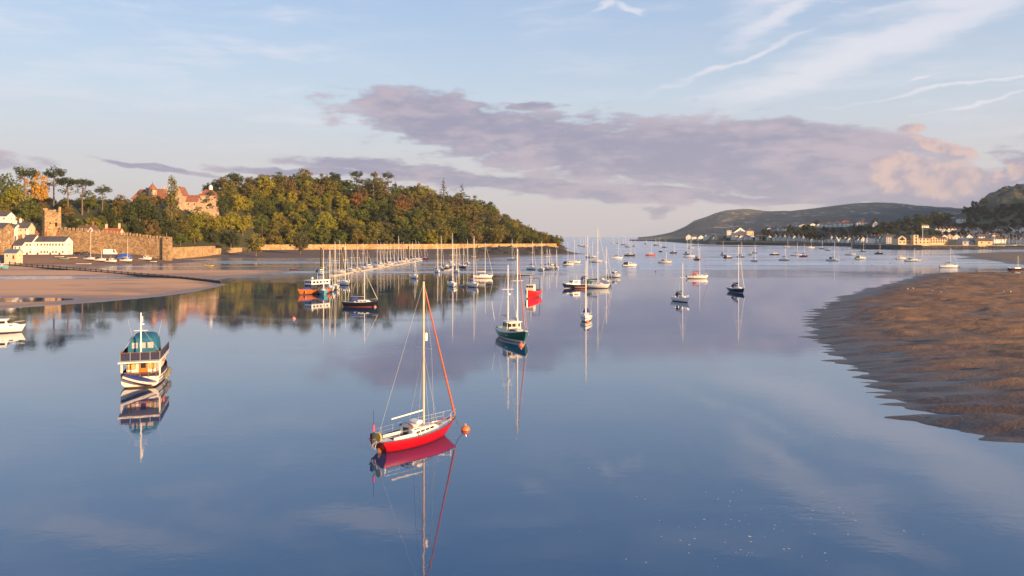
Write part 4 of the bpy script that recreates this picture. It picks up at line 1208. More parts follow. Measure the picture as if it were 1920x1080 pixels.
quay_house('low cream flat-fronted wing below the flagpole', 1722.4, 1743, 457.5, 447, 445, 866, 'side', 10, 3, 2)
quay_house('cream house with red half-timbered gable', 1744, 1758, 456, 447.5, 443, 880, 'front', 12, 3, 2, roof=REDTILE)
quay_house('cream house right of the red gable', 1758.4, 1776, 456, 447.5, 444, 884, 'side', 12, 4, 2)
quay_house('blue-grey boat shed by the jetty', 1805, 1832, 458.5, 452.5, 446.5, 872, 'side', 14, 3, 1, RENDER_G, paint('blue_shed_roof', (0.09, 0.12, 0.16), 0.6))
quay_house('cream boat shed with dark roof at the jetty head', 1834, 1861, 459, 452, 447, 866, 'side', 12, 2, 1)
fp = empty('flagpole', (xat(1730, 862), 862, 4.6), 0, 'tall white flagpole beside the sunlit quay building', 'flagpole')
MB().tube((0, 0, 0), (0, 0, zat(427, 862) - 4.6), 0.32, 0.2, 8).build('pole', WHITE, fp); MB().lathe([(0.0, 0), (0.35, 0.2), (0.0, 0.6)], (0, 0, zat(427, 862) - 4.7), 8).build('finial', WHITE, fp)
MB().box((0, 0, 0.3), (1.2, 1.2, 0.6)).build('base', RENDER_G, fp)
hw = empty('harbour_wall', (0, 0, 0), 0, 'dark stone harbour wall below the sunlit quay building', 'wall')
hp = [wpt(1598, 930), wpt(1640, 872), wpt(1690, 846), wpt(1727, 836)]
for (a_, b_) in zip(hp[:-1], hp[1:]):
    a = math.atan2(b_[1] - a_[1], b_[0] - a_[0]); L = math.hypot(b_[0] - a_[0], b_[1] - a_[1])
    MB().box((0, 0, 1.9), (L + 0.3, 3.0, 6.2)).build('course', STONE_D, hw, loc=((a_[0] + b_[0]) / 2, (a_[1] + b_[1]) / 2, 0), rz=a)
    MB().box((0, 0, 5.25), (L + 0.3, 0.8, 0.5)).build('parapet', RENDER_G, hw, loc=((a_[0] + b_[0]) / 2 + math.sin(a) * 0.9, (a_[1] + b_[1]) / 2 - math.cos(a) * 0.9, 0), rz=a)
sea = empty('promenade_wall', (0, 0, 0), 0, 'low dark promenade wall in front of the far waterfront houses', 'wall')
pp = [wpt(1345, 1322), wpt(1400, 1275), wpt(1480, 1196), wpt(1560, 1158), wpt(1598, 1070)]
for (a_, b_) in zip(pp[:-1], pp[1:]):
    a = math.atan2(b_[1] - a_[1], b_[0] - a_[0]); L = math.hypot(b_[0] - a_[0], b_[1] - a_[1])
    MB().box((0, 0, 1.8), (L + 0.3, 2.0, 6.0)).build('course', STONE_D, sea, loc=((a_[0] + b_[0]) / 2, (a_[1] + b_[1]) / 2 + 4, 0), rz=a)
jt = empty('jetty', (0, 0, 0), 0, 'timber jetty on dark piles right of the harbour wall', 'jetty')
for i in range(24):
    px = 1729 + i * 6.4; Yj = 834 + (i % 2) * 4; x = xat(px, Yj)
    MB().tube((0, 0, -1), (0, 0, 4.2), 0.28, 0.25, 6).build('pile', DARKW, jt, loc=(x, Yj - 3, 0)); MB().tube((0, 0, -1), (0, 0, 4.2), 0.28, 0.25, 6).build('pile', DARKW, jt, loc=(x + 1.2, Yj + 3, 0))
    if i % 3 == 0: MB().box((0, 0, 2.2), (4.6, 0.25, 0.3)).build('brace', WOODP, jt, loc=(x + 1.5, Yj - 3.4, 0))
for i in range(12):
    x0 = xat(1726 + i * 12.8, 836)
    MB().box((0, 0, 4.45), (7.55, 9, 0.4)).build('deck', paint('tan_decking', (0.42, 0.30, 0.18), 0.8, 0.2), jt, loc=(x0 + 3.8, 836, 0))  # one even tan timber colour for the boards
    MB().box((0, 0, 5.4), (7.5, 0.1, 0.12)).build('handrail', WOODP, jt, loc=(x0 + 3.8, 831.7, 0))
# trees of the town side
GT = 'trees of the town across the river'
def far_tree(px, yfoot, h_px, tint, label, kind='broadleaf'):
    x, Y, z = on_ray(px, yfoot, z_far, 800, 2500, 2.0)
    s = h_px * Y / F / 13.5
    tree(kind, x, Y, z - 0.5, s, tint, label, GT)
for px, yf_, h_, lb in ((1722, 425, 24, 'big dark tree left of the tallest trees on the far ridge'), (1757, 424, 30, 'tallest dark tree clump on the far ridge'), (1741, 425, 22, 'dark tree between the two big ridge trees'), (1773, 424, 26, 'dark tree right of the tallest ridge clump'),
                        (1700, 422, 18, 'dark tree above the long white bungalow'), (1686, 424, 14, 'smaller dark ridge tree beside the bungalow'), (1641, 420, 12, 'dark tree behind the gabled ridge house'), (1532, 425, 13, 'round dark tree between ridge villas'), (1845, 384, 14, 'lone round tree on the skyline below the crag')):
    far_tree(px, yf_, h_, 'dark green', lb)
# the rest of the far trees read as one dark mass
def woodland(spots):
    rng = np.random.default_rng(4); Q = []
    for (px, yf_, hp) in spots:
        x, Y, z = on_ray(px, yf_, z_far, 800, 2500, 2.0)
        h = hp * Y / F; k = 420
        lob = rng.normal(size=(9, 3)) * np.array([0.26, 0.26, 0.2]) * h + np.array([0, 0, 0.52 * h])
        d = rng.normal(size=(k, 3)); d /= np.linalg.norm(d, axis=1)[:, None]
        p = lob[rng.integers(0, 9, k)] + d * h * rng.uniform(0.17, 0.25, (k, 1)); p[:, 2] = np.maximum(p[:, 2], 0.1)
        nn = d + rng.normal(size=(k, 3)) * 0.35; nn /= np.linalg.norm(nn, axis=1)[:, None]
        a = np.cross(nn, rng.normal(size=(k, 3))); a /= np.linalg.norm(a, axis=1)[:, None]
        b = np.cross(nn, a); s = rng.uniform(0.5, 1.1, (k, 1)) * h * 0.11
        Q.append(np.stack([p - a * s, p - b * s * .8, p + a * s, p + b * s * .8], 1) + np.array([x, Y, z - 0.4]))
    q = np.concatenate(Q).reshape(-1, 3); n4 = len(q) // 4
    me = bpy.data.meshes.new('woodland')
    me.vertices.add(len(q)); me.vertices.foreach_set('co', q.ravel())
    me.loops.add(len(q)); me.loops.foreach_set('vertex_index', np.arange(len(q)))
    me.polygons.add(n4); me.polygons.foreach_set('loop_start', np.arange(0, len(q), 4)); me.polygons.foreach_set('loop_total', np.full(n4, 4))
    me.update(calc_edges=True); me.materials.append(LEAF)
    o = put('woodland', me); o.color = (0.032, 0.042, 0.02, 1)
    tag(o, 'dark mass of trees and scrub between the houses across the river', 'woodland', None, 'stuff')
tr_ = random.Random(21); spots = []
for i in range(190):
    px = tr_.uniform(1430, 1925); yf_ = tr_.uniform(424, 450)
    if px < 1640: yf_ = max(yf_, 433) if px > 1480 else tr_.uniform(438, 451)
    if 1680 < px < 1870 and yf_ > 443: yf_ -= 14
    spots.append((px, yf_, tr_.uniform(6, 12)))
for i in range(22): spots.append((tr_.uniform(1345, 1450), tr_.uniform(447, 451.5), tr_.uniform(5, 9)))
for i in range(60): spots.append((tr_.uniform(1800, 1925), tr_.uniform(385, 425), tr_.uniform(6, 11)))
woodland(spots)

# ------------------------------------------------------------------ boats
def hull_shape(L, B, fb, draft, stern=0.72, rake=0.10, srake=0.03, sheer=0.35, ssheer=0.1, full=2.6, ns=15, nr=7):
    """returns (rings, sheer line); +x is the bow, z = 0 the waterline"""
    rings = []; top = []
    for i in range(ns):
        t = i / (ns - 1)
        if t < 0.42: f = stern + (1 - stern) * math.sin(math.pi / 2 * t / 0.42)
        else: f = max(0.012, (1 - ((t - 0.42) / 0.58) ** 2.3))
        zs = fb * (1 + sheer * max(0, (t - 0.35) / 0.65) ** 2 + ssheer * max(0, (0.35 - t) / 0.35) ** 2)
        kz = -draft * max(0.0, math.sin(math.pi * min(1, 0.06 + t * 0.94))) ** 0.55 - 0.04
        p = full + (1.25 - full) * t ** 2
        half = []
        for j in range(nr):
            u = j / (nr - 1)
            y = f * B / 2 * (1 - u ** p)
            z = zs + (kz - zs) * u ** 0.92
            x = (t - 0.5) * L - rake * L * u * t ** 5 + srake * L * u * (1 - t) ** 6
            half.append((x, max(y, 0.0), z))
        ring = half + [(x, -y, z) for x, y, z in reversed(half[:-1])]
        rings.append(ring); top.append((half[0][0], half[0][1], zs))
    return rings, top
def interp_top(top, x):
    for a, b in zip(top[:-1], top[1:]):
        if a[0] <= x <= b[0]:
            k = (x - a[0]) / max(1e-6, b[0] - a[0])
            return a[1] + (b[1] - a[1]) * k, a[2] + (b[2] - a[2]) * k
    return (top[0][1], top[0][2]) if x < top[0][0] else (top[-1][1], top[-1][2])
def build_hull(root, L, B, fb, draft, mat, **k):
    rings, top = hull_shape(L, B, fb, draft, **k)
    m = MB(); n = len(rings[0]); b = 0
    for r in rings: m.v += r
    for kx in range(len(rings) - 1):
        for i in range(n - 1): m.f.append((kx * n + i, kx * n + i + 1, (kx + 1) * n + i + 1, (kx + 1) * n + i))
    m.f.append(tuple(range(n - 1, -1, -1)))
    m.build('hull', mat, root, True)
    return top
def build_deck(root, top, mat, cock=None, inset=0.03, drop=0.05, camber=0.05, name='deck', floor=None, well=None):
    """deck between the sheer lines; cock=(x0, x1, half width) leaves an open cockpit well"""
    xs = sorted(set([p[0] for p in top[:-1]] + ([cock[0], cock[1]] if cock else []) + [top[-1][0] - 0.02]))
    m = MB()
    def row(x):
        y, z = interp_top(top, x); y = max(0.005, y - inset); z -= drop
        return y, z
    for a, b in zip(xs[:-1], xs[1:]):
        ya, za = row(a); yb, zb = row(b)
        if cock and a >= cock[0] - 1e-6 and b <= cock[1] + 1e-6:
            w = cock[2]
            for s in (1, -1):
                wa_, wb2 = min(w, ya - 0.02), min(w, yb - 0.02)
                m.add([(a, s * ya, za), (b, s * yb, zb), (b, s * wb2, zb + camber * .5), (a, s * wa_, za + camber * .5)], [(0, 1, 2, 3)])
        else:
            m.add([(a, ya, za), (b, yb, zb), (b, 0, zb + camber), (a, 0, za + camber), (b, -yb, zb), (a, -ya, za)], [(0, 1, 2, 3), (3, 2, 4, 5)])
    d = m.build(name, mat, root)
    if cock:
        x0, x1, w = cock; fz = floor if floor is not None else 0.25
        zt = min(interp_top(top, x0)[1], interp_top(top, x1)[1]) - drop + camber
        q = MB()
        q.add([(x0, -w, fz), (x1, -w, fz), (x1, w, fz), (x0, w, fz)], [(0, 1, 2, 3)])
        for s in (-1, 1): q.add([(x0, s * w, fz), (x1, s * w, fz), (x1, s * w, zt), (x0, s * w, zt)], [(0, 1, 2, 3)])
        for x in (x0, x1): q.add([(x, -w, fz), (x, w, fz), (x, w, zt), (x, -w, zt)], [(0, 1, 2, 3)])
        for s in (-1, 1): q.box(((x0 + x1) / 2, s * w * 0.72, (fz + zt) / 2 - 0.05), (x1 - x0 - 0.05, w * 0.5, 0.06))
        q.build('cockpit', well or mat, root)
    return d
def trunk_cabin(root, top, x0, x1, hw0, hw1, h, mat, wins=3, aft=0.12, fore=0.5, name='cabin', winmat=None, zoff=-0.05):
    """low coachroof with raked ends and side windows"""
    xs = [x0, x0 + aft, (x0 + x1) / 2, x1 - fore, x1]
    hs = [0.0, 1.0, 1.0, 0.82, 0.05]
    m = MB(); rings = []
    for x, k in zip(xs, hs):
        t = (x - x0) / (x1 - x0); w = hw0 + (hw1 - hw0) * t
        zb = interp_top(top, x)[1] + zoff - 0.08; hh = h * k + 0.1
        rings.append([(x, -w, zb), (x, -w * 0.86, zb + hh * 0.92), (x, -w * 0.4, zb + hh * 1.05), (x, w * 0.4, zb + hh * 1.05), (x, w * 0.86, zb + hh * 0.92), (x, w, zb)])
    m.loft(rings); c = m.build(name, mat, root, True)
    n = wins
    for i in range(n):
        x = x0 + aft + 0.25 + (x1 - fore - x0 - aft - 0.4) * (i + 0.5) / n
        t = (x - x0) / (x1 - x0); w = hw0 + (hw1 - hw0) * t
        zb = interp_top(top, x)[1] + zoff - 0.08
        for s in (-1, 1):
            MB().box((0, 0, 0), ((x1 - x0 - fore) / n * 0.62, 0.03, h * 0.36)).build('window', winmat or GLASSD, c, loc=(x, s * (w * 0.93 + 0.012), zb + (h + 0.1) * 0.55)).rotation_euler = (s * R(-8), 0, math.atan2(s * (hw1 - hw0), x1 - x0))
    return c
def lines(root, name, segs, r, mat=None):
    for a, b in segs: MB().tube(a, b, r, r, 4).build(name, mat or WIRE, root)
NEARLIM = 330
HULLS = {
 'white': hull_paint('hull_white', (0.78, 0.75, 0.70), (0.05, 0.07, 0.16), (0.10, 0.03, 0.025)),
 'cream': hull_paint('hull_cream', (0.74, 0.66, 0.52), (0.30, 0.05, 0.04), (0.05, 0.05, 0.06)),
 'white_red': hull_paint('hull_white_red', (0.78, 0.75, 0.70), (0.45, 0.04, 0.04), (0.06, 0.06, 0.07)),
 'white_blue': hull_paint('hull_white_bluestripe', (0.78, 0.75, 0.70), (0.03, 0.05, 0.20), (0.03, 0.035, 0.06), stripe=(0.62, 0.72, (0.03, 0.06, 0.22))),
 'navy': hull_paint('hull_navy', (0.012, 0.022, 0.06), (0.7, 0.68, 0.62), (0.22, 0.05, 0.03)),
 'black': hull_paint('hull_black', (0.014, 0.014, 0.018), (0.5, 0.1, 0.05), (0.05, 0.02, 0.02)),
 'red': hull_paint('hull_red', (0.50, 0.035, 0.03), (0.7, 0.68, 0.62), (0.04, 0.04, 0.05)),
 'green': hull_paint('hull_green', (0.008, 0.085, 0.045), (0.7, 0.68, 0.62), (0.30, 0.07, 0.03), 0.05, 0.34),
 'turq': hull_paint('hull_turquoise', (0.10, 0.42, 0.50), (0.7, 0.7, 0.68), (0.06, 0.10, 0.2)),
 'grey': hull_paint('hull_grey', (0.38, 0.40, 0.43), (0.1, 0.1, 0.12), (0.05, 0.05, 0.06)),
 'yellow': hull_paint('hull_yellow', (0.62, 0.50, 0.16), (0.1, 0.1, 0.12), (0.05, 0.05, 0.06)),
 'orange': hull_paint('hull_varnish_orange', (0.42, 0.12, 0.03), (0.05, 0.05, 0.06), (0.05, 0.03, 0.03)),
}
GB = 'boats moored on the river'
CV = {'blue': BLUEC, 'navy': NAVYC, 'red': REDC, 'cream': CREAMC, 'green': GREENC}
def sail_yacht(label, px, wl, mast, hd, hull='white', L=8.0, cover='blue', furl='cream', mizzen=None, name='sailing_yacht', dodger=None, loc=None, boom=True, group=GB, roll=0.0):
    if loc: x, y, z0 = loc
    else: (x, y), z0 = gp(px, wl), 0.0
    rnd = random.Random(int(px * 13 + wl * 7))
    near = y < NEARLIM
    r = empty(name, (x, y, z0), R(hd), label, 'yacht', group)
    if roll: r.rotation_euler = (R(roll), 0, R(hd))
    B = L * 0.33; fb = 0.62 + L * 0.045
    top = build_hull(r, L, B, fb, 0.35 if not loc else 0.6, HULLS[hull], ns=13 if near else 9, nr=6 if near else 5)
    cock = (-0.40 * L, -0.17 * L, B * 0.23)
    build_deck(r, top, DECK, cock if near else None, floor=fb * 0.45)
    trunk_cabin(r, top, -0.17 * L, 0.27 * L, B * 0.31, B * 0.17, 0.36 + 0.012 * L, WHITE, 3 if near else 2)
    rr = max(0.075, y * 0.00013)
    zd = fb + 0.45
    def mast_at(xm, ytop, nm, rad):
        zt = max(zat(ytop, y) - z0, zd + 2.0)
        m_ = MB().tube((0, 0, 0), (0, 0, zt - zd + 0.4), rad, rad * 0.7, 7).build(nm, ALU, r, True, loc=(xm, 0, zd - 0.4))
        hz = (zt - zd) * 0.55
        MB().tube((0, -B * 0.30, 0), (0, B * 0.30, 0), rad * 0.35, rad * 0.35, 4).build('spreader', ALU, m_, loc=(0, 0, hz + 0.4))
        return zt
    xm = 0.10 * L
    zt = mast_at(xm, mast, 'mast', rr)
    if boom:
        bl = 0.40 * L; zb = zd + 0.75
        bm_ = MB().tube((0, 0, 0), (-bl, 0, 0.06), rr * 0.7, rr * 0.6, 6).build('boom', ALU, r, loc=(xm, 0, zb))
        if cover:
            q = MB(); rings = []
            for k in range(6):
                t = k / 5; w = 0.13 * (1.15 - 0.6 * t); hh = 0.42 * (1 - 0.65 * t)
                rings.append([(-bl * t * 0.97 - 0.02, w * math.cos(a) * 0.8, 0.04 + hh * 0.5 + hh * 0.62 * math.sin(a)) for a in [2 * math.pi * i / 7 for i in range(7)]])
            q.loft(rings).build('sail_cover', CV[cover], bm_, True)
    wr = max(0.010, y * 0.00003)
    bowp = (0.49 * L, 0, fb * 1.33); st = (-0.49 * L, 0, fb * 1.08)
    if furl:
        MB().tube((bowp[0] - 0.1, 0, bowp[2] + 0.3), (xm + 0.12, 0, zt - 0.4), max(0.06, rr * 0.7), 0.03, 5).build('furled_sail', CV[furl], r)
    lines(r, 'stay', [(bowp, (xm, 0, zt - 0.1)), (st, (xm, 0, zt - 0.05))], wr)
    if near:
        hz = zd + (zt - zd) * 0.55
        for s in (-1, 1):
            lines(r, 'shroud', [((xm - 0.1, s * B * 0.46, fb), (xm, s * B * 0.30, hz)), ((xm, s * B * 0.30, hz), (xm, 0, zt - 0.2))], wr)
            q = MB()
            for k in range(6):
                xx = -0.47 * L + 0.94 * L * k / 5.2; yy, zz = interp_top(top, xx)
                q.tube((xx, s * (yy - 0.05), zz - 0.05), (xx, s * (yy - 0.05), zz + 0.55), 0.016, 0.016, 4)
                if k: q.tube(prv, (xx, s * (yy - 0.05), zz + 0.55), 0.012, 0.012, 4)
                prv = (xx, s * (yy - 0.05), zz + 0.55)
            q.build('guardrail', STEEL, r)
        MB().path([(0.36 * L, B * 0.2, fb * 1.2 + 0.5), (0.49 * L, 0, fb * 1.35 + 0.55), (0.36 * L, -B * 0.2, fb * 1.2 + 0.5)], 0.02).build('pulpit', STEEL, r)
        MB().box((0, 0, 0), (0.3, 0.22, 0.7)).build('outboard', BLACKP, r, loc=(-0.51 * L, 0.3, fb * 0.8))
        MB().box((-0.2 * L, 0, fb + 0.16), (0.06, B * 0.22, 0.5)).build('companionway', TEAK, r)
    if dodger or rnd.random() < 0.35:
        d = dodger or rnd.choice(['blue', 'navy', 'blue', 'green'])
        rings = [[(xx, B * 0.30 * math.cos(a), fb + 0.25 + hh * math.sin(a)) for a in [math.pi * i / 7 for i in range(8)]] for xx, hh in ((-0.23 * L, 0.95), (-0.14 * L, 0.9), (-0.06 * L, 0.3))]
        MB().loft(rings, False, False).build('spray_hood', CV[d], r, True)
    if mizzen:
        mast_at(-0.30 * L, mizzen, 'mizzen_mast', rr * 0.85)
    return r
def motor_boat(label, px, wl, hd, hull='white', L=7.0, cab='fore', canopy=None, name='motor_boat', loc=None, group=GB):
    if loc: x, y, z0 = loc
    else: (x, y), z0 = gp(px, wl), 0.0
    r = empty(name, (x, y, z0), R(hd), label, 'motorboat', group)
    B = L * 0.37; fb = 0.55 + L * 0.05
    top = build_hull(r, L, B, fb, 0.3, HULLS[hull], stern=0.88, sheer=0.45, ns=11, nr=5)
    build_deck(r, top, DECK, (-0.44 * L, -0.1 * L, B * 0.33), floor=0.2)
    trunk_cabin(r, top, -0.02 * L, 0.40 * L, B * 0.36, B * 0.16, 0.45, WHITE, 2, fore=0.7)
    m = MB(); zb = fb - 0.05; x0, x1 = -0.12 * L, 0.16 * L; w = B * 0.34; h = 1.25
    m.add([(x0, -w, zb), (x1 + 0.25, -w * .9, zb), (x1 + 0.25, w * .9, zb), (x0, w, zb), (x0, -w * .86, zb + h), (x1 - 0.25, -w * .8, zb + h), (x1 - 0.25, w * .8, zb + h), (x0, w * .86, zb + h)],
          [(0, 1, 5, 4), (1, 2, 6, 5), (2, 3, 7, 6), (3, 0, 4, 7), (4, 5, 6, 7), (3, 2, 1, 0)])
    wh = m.build('wheelhouse', WHITE, r)
    MB().box((0, 0, 0), (x1 - x0 + 0.1, w * 1.9, 0.08)).build('roof', WHITE, wh, loc=((x0 + x1) / 2 - 0.1, 0, zb + h + 0.04))
    for s in (-1, 1):
        MB().box((0, 0, 0), ((x1 - x0) * 0.62, 0.03, 0.42)).build('window', GLASSD, wh, loc=((x0 + x1) / 2, s * (w * 0.90 + 0.01), zb + h * 0.68)).rotation_euler = (s * R(-6), 0, 0)
        MB().box((0, 0, 0), (0.03, w * 0.68, 0.44)).build('window', GLASSD, wh, loc=(x1 - 0.055, s * w * 0.40, zb + h * 0.68)).rotation_euler = (0, R(-22), 0)
    MB().tube((0, 0, 0), (0, 0, 1.3), 0.04, 0.03, 5).build('aerial_mast', ALU, wh, loc=(x0 + 0.4, 0, zb + h + 0.05))
    MB().path([(0.25 * L, B * 0.3, fb + 0.75), (0.48 * L, 0, fb * 1.45 + 0.5), (0.25 * L, -B * 0.3, fb + 0.75)], 0.03).build('bow_rail', STEEL, r)
    if canopy:
        rings = [[(xx, B * 0.36 * math.cos(a), fb + 0.1 + hh * math.sin(a)) for a in [math.pi * i / 7 for i in range(8)]] for xx, hh in ((-0.46 * L, 0.7), (-0.40 * L, 1.25), (-0.13 * L, 1.4))]
        MB().loft(rings, False, False).build('canopy', CV[canopy], r, True)
    MB().box((0, 0, 0), (0.4, 0.35, 0.9)).build('outboard', BLACKP, r, loc=(-0.52 * L, 0, fb * 0.75))
    return r
def dinghy(label, px, wl, hd, hull='white', L=3.2, name='rowing_boat', loc=None, group='small open boats', tilt=0.0):
    if loc: x, y, z0 = loc
    else: (x, y), z0 = gp(px, wl), 0.0
    r = empty(name, (x, y, z0), R(hd), label, 'dinghy', group)
    if tilt: r.rotation_euler = (R(tilt), 0, R(hd))
    top = build_hull(r, L, L * 0.42, 0.42, 0.14, HULLS[hull], stern=0.8, ns=9, nr=5, rake=0.14)
    rings, tp = hull_shape(L * 0.95, L * 0.42 * 0.9, 0.40, -0.02, stern=0.8, ns=9, nr=5, rake=0.14)
    m = MB(); n_ = len(rings[0])
    for q in rings: m.v += [(p[0], p[1], max(p[2], 0.10) - 0.01) for p in q]
    for k in range(len(rings) - 1):
        for i in range(n_ - 1): m.f.append((k * n_ + i, k * n_ + i + 1, (k + 1) * n_ + i + 1, (k + 1) * n_ + i))
    m.build('inner_skin', DECK, r)
    for t in (-0.25, 0.12): MB().box((0, 0, 0), (0.22, L * 0.37, 0.03)).build('thwart', TEAK, r, loc=(t * L, 0, 0.30))
    MB().path([(p[0], p[1], p[2]) for p in top], 0.03, 4).path([(p[0], -p[1], p[2]) for p in top], 0.03, 4).build('gunwale', TEAK, r)
    return r
def buoy(label, px, py, rad=0.38, mat=None, group='mooring buoys'):
    x, y = gp(px, py)
    rad = max(rad, y * 0.0009)
    r = empty('mooring_buoy', (x, y, 0), 0, label, 'buoy', group)
    MB().lathe([(0.02, -0.5), (0.6, -0.35), (0.98, 0.0), (0.9, 0.45), (0.55, 0.8), (0.12, 0.95), (0.02, 1.0)], (0, 0, 0), 14).build('float', mat or ORANGE, r, True).scale = (rad, rad, rad)
    MB().path([(0.10 * rad, 0, 0.95 * rad), (0.18 * rad, 0, 1.3 * rad), (-0.18 * rad, 0, 1.3 * rad), (-0.10 * rad, 0, 0.95 * rad)], 0.07 * rad).build('ring', STEEL, r)
    return r

# ---- the red yacht
HX, HYY = -6.85, 54.4
hero = empty('sailing_yacht', (HX, HYY, 0), R(49), 'red-hulled yacht with white deck nearest the camera', 'yacht', GB)
HL, HB, HF = 7.7, 2.5, 0.80
hm = hull_paint('hull_bright_red', (0.42, 0.004, 0.014), (0.20, 0.003, 0.008), (0.10, 0.015, 0.015), 0.02, 0.06)
htop = build_hull(hero, HL, HB, HF, 0.45, hm, stern=0.62, rake=0.17, srake=0.10, sheer=0.42, ssheer=0.10, full=2.4, ns=23, nr=11)
build_deck(hero, htop, DECK, (-2.75, -1.15, 0.52), floor=0.28, camber=0.06, well=WHITE)
MB().path([(p[0], p[1] - 0.01, p[2] + 0.02) for p in htop], 0.028, 6).path([(p[0], -p[1] + 0.01, p[2] + 0.02) for p in htop], 0.028, 6).build('toe_rail', DARKW, hero)
hc = trunk_cabin(hero, htop, -1.15, 1.75, 0.80, 0.46, 0.40, WHITE, 4, aft=0.06, fore=0.45)
trunk_cabin(hero, htop, -1.10, 0.05, 0.62, 0.56, 0.66, WHITE, 1, aft=0.05, fore=0.25, name='doghouse')
MB().loft([[(xx, 0.68 * math.cos(a), HF + 0.50 + hh * math.sin(a)) for a in [math.pi * i / 9 for i in range(10)]] for xx, hh in ((-1.22, 0.30), (-0.98, 0.31))], False, False).build('hatch_garage', TEAK, hero, True)
MB().box((0, 0, 0), (0.05, 0.50, 0.62)).build('companionway', GLASSD, hero, loc=(-1.19, 0, HF + 0.18))
MB().box((0, 0, 0), (0.06, 0.58, 0.08)).build('washboard', TEAK, hero, loc=(-1.20, 0, HF - 0.14))
for s in (-1, 1):
    MB().box((0, 0, 0), (1.65, 0.09, 0.20)).build('coaming', WHITE, hero, loc=(-1.95, s * 0.60, HF + 0.06))
    MB().box((0, 0, 0), (1.4, 0.24, 0.09)).build('cushion', REDC, hero, loc=(-1.95, s * 0.37, 0.62))
    MB().path([(-0.8, s * 0.62, HF + 0.53), (1.0, s * 0.50, HF + 0.48)], 0.022).build('grab_rail', TEAK, hero)
    MB().tube((-0.6, s * 0.99, HF - 0.05), (-0.6, s * 0.99, HF + 0.16), 0.06, 0.05, 8).build('winch', STEEL, hero)
rf = MB()
rf.loft([[(xx, 0.30 * math.cos(a) * k, 0.17 * math.sin(a) * k) for a in [2 * math.pi * i / 10 for i in range(10)]] for xx, k in ((-0.42, 0.7), (-0.36, 1), (0.36, 1), (0.42, 0.7))])
rf.build('life_raft', WHITE, hero, True, loc=(-0.15, 0, HF + 0.74), rz=R(90))
MB().box((0, 0, 0), (0.5, 0.5, 0.06)).build('fore_hatch', TEAK, hero, loc=(1.9, 0, HF * 1.16 + 0.05))
HZT = zat(528, 54.7)
hmast = MB().tube((0, 0, 0), (0, 0, HZT - 1.2), 0.085, 0.07, 10).build('mast', paint('buff_mast', (0.70, 0.50, 0.32), 0.45, 0.1), hero, True, loc=(0.55, 0, 1.2))
MB().tube((0, -0.85, 0), (0, 0.85, 0), 0.02, 0.02, 5).build('spreader', ALU, hmast, loc=(0, 0, 5.6))
MB().lathe([(0.02, -0.3), (0.10, -0.28), (0.11, 0.25), (0.03, 0.32)], (0, 0, 0), 8).build('radar_reflector', WHITE, hmast, loc=(0.2, -0.05, 6.4))
MB().tube((0, 0, 0), (0, 0, 0.5), 0.012, 0.012, 4).build('masthead_aerial', WIRE, hmast, loc=(0.03, 0, HZT - 1.2))
MB().box((0, 0, 0), (0.22, 0.06, 0.10)).build('masthead_light', BLACKP, hmast, loc=(0.04, 0, HZT - 1.15))
MB().tube((0, 0, 0), (-2.95, 0, -0.12), 0.055, 0.05, 7).build('boom', ALU, hero, loc=(0.45, 0, 2.25))
MB().tube((HL * 0.485, 0, HF * 1.42 + 0.25), (0.66, 0, HZT - 0.55), 0.085, 0.045, 8).build('furled_genoa', paint('tan_sail', (0.42, 0.10, 0.035), 0.75, 0.15, 4), hero, True)
lines(hero, 'stay', [((HL * 0.49, 0, HF * 1.42), (0.6, 0, HZT - 0.1)), ((-HL * 0.49, 0, HF * 1.1), (0.55, 0, HZT - 0.05))], 0.009)
for s in (-1, 1):
    lines(hero, 'shroud', [((0.50, s * 1.18, HF), (0.55, s * 0.85, 6.8)), ((0.55, s * 0.85, 6.8), (0.55, 0, HZT - 0.2)), ((0.05, s * 1.20, HF), (0.55, 0, 6.6)), ((1.0, s * 1.12, HF), (0.55, 0, 6.6))], 0.008)
    q = MB(); prv = None
    for xx in (-3.6, -2.6, -1.4, -0.2, 1.0, 2.1, 3.0):
        yy, zz = interp_top(htop, xx); pt = (xx, s * (yy - 0.06), zz + 0.58)
        q.tube((xx, s * (yy - 0.06), zz - 0.05), pt, 0.014, 0.014, 5)
        if prv: q.tube(prv, pt, 0.008, 0.008, 4); q.tube((prv[0], prv[1], prv[2] - 0.28), (pt[0], pt[1], pt[2] - 0.28), 0.007, 0.007, 4)
        prv = pt
    q.build('guardrail', STEEL, hero)
zb_ = HF * 1.42
MB().path([(2.9, 0.42, zb_ - 0.1), (2.9, 0.42, zb_ + 0.5), (3.85, 0.0, zb_ + 0.62), (2.9, -0.42, zb_ + 0.5), (2.9, -0.42, zb_ - 0.1)], 0.018, 6).build('pulpit', STEEL, hero)
MB().path([(-3.55, 0.62, HF), (-3.6, 0.62, HF + 0.65), (-3.9, 0, HF + 0.68), (-3.6, -0.62, HF + 0.65), (-3.55, -0.62, HF)], 0.018, 6).build('pushpit', STEEL, hero)
ob = MB().loft([[(x_, y_, z_) for x_, y_ in ((-.16, -.13), (.16, -.13), (.16, .13), (-.16, .13))] for z_ in (0.0, 0.35)]).build('outboard', BLACKP, hero, loc=(-3.75, 0.45, 0.95))
MB().box((0, 0, 0), (0.10, 0.08, 0.6)).build('outboard_leg', BLACKP, ob, loc=(-0.1, 0, -0.25))
MB().lathe([(0.16, -0.05), (0.30, -0.05), (0.30, 0.05), (0.16, 0.05)], (0, 0, 0), 12).build('lifebuoy', paint('yellow_buoy', (0.55, 0.36, 0.05), 0.6), hero, loc=(-3.95, -0.40, HF + 0.42)).rotation_euler = (0, R(90), 0)
dn = MB().tube((0, 0, 0), (0, 0, 2.0), 0.016, 0.012, 5).build('danbuoy', BLACKP, hero, loc=(-3.95, 0.15, HF + 0.2))
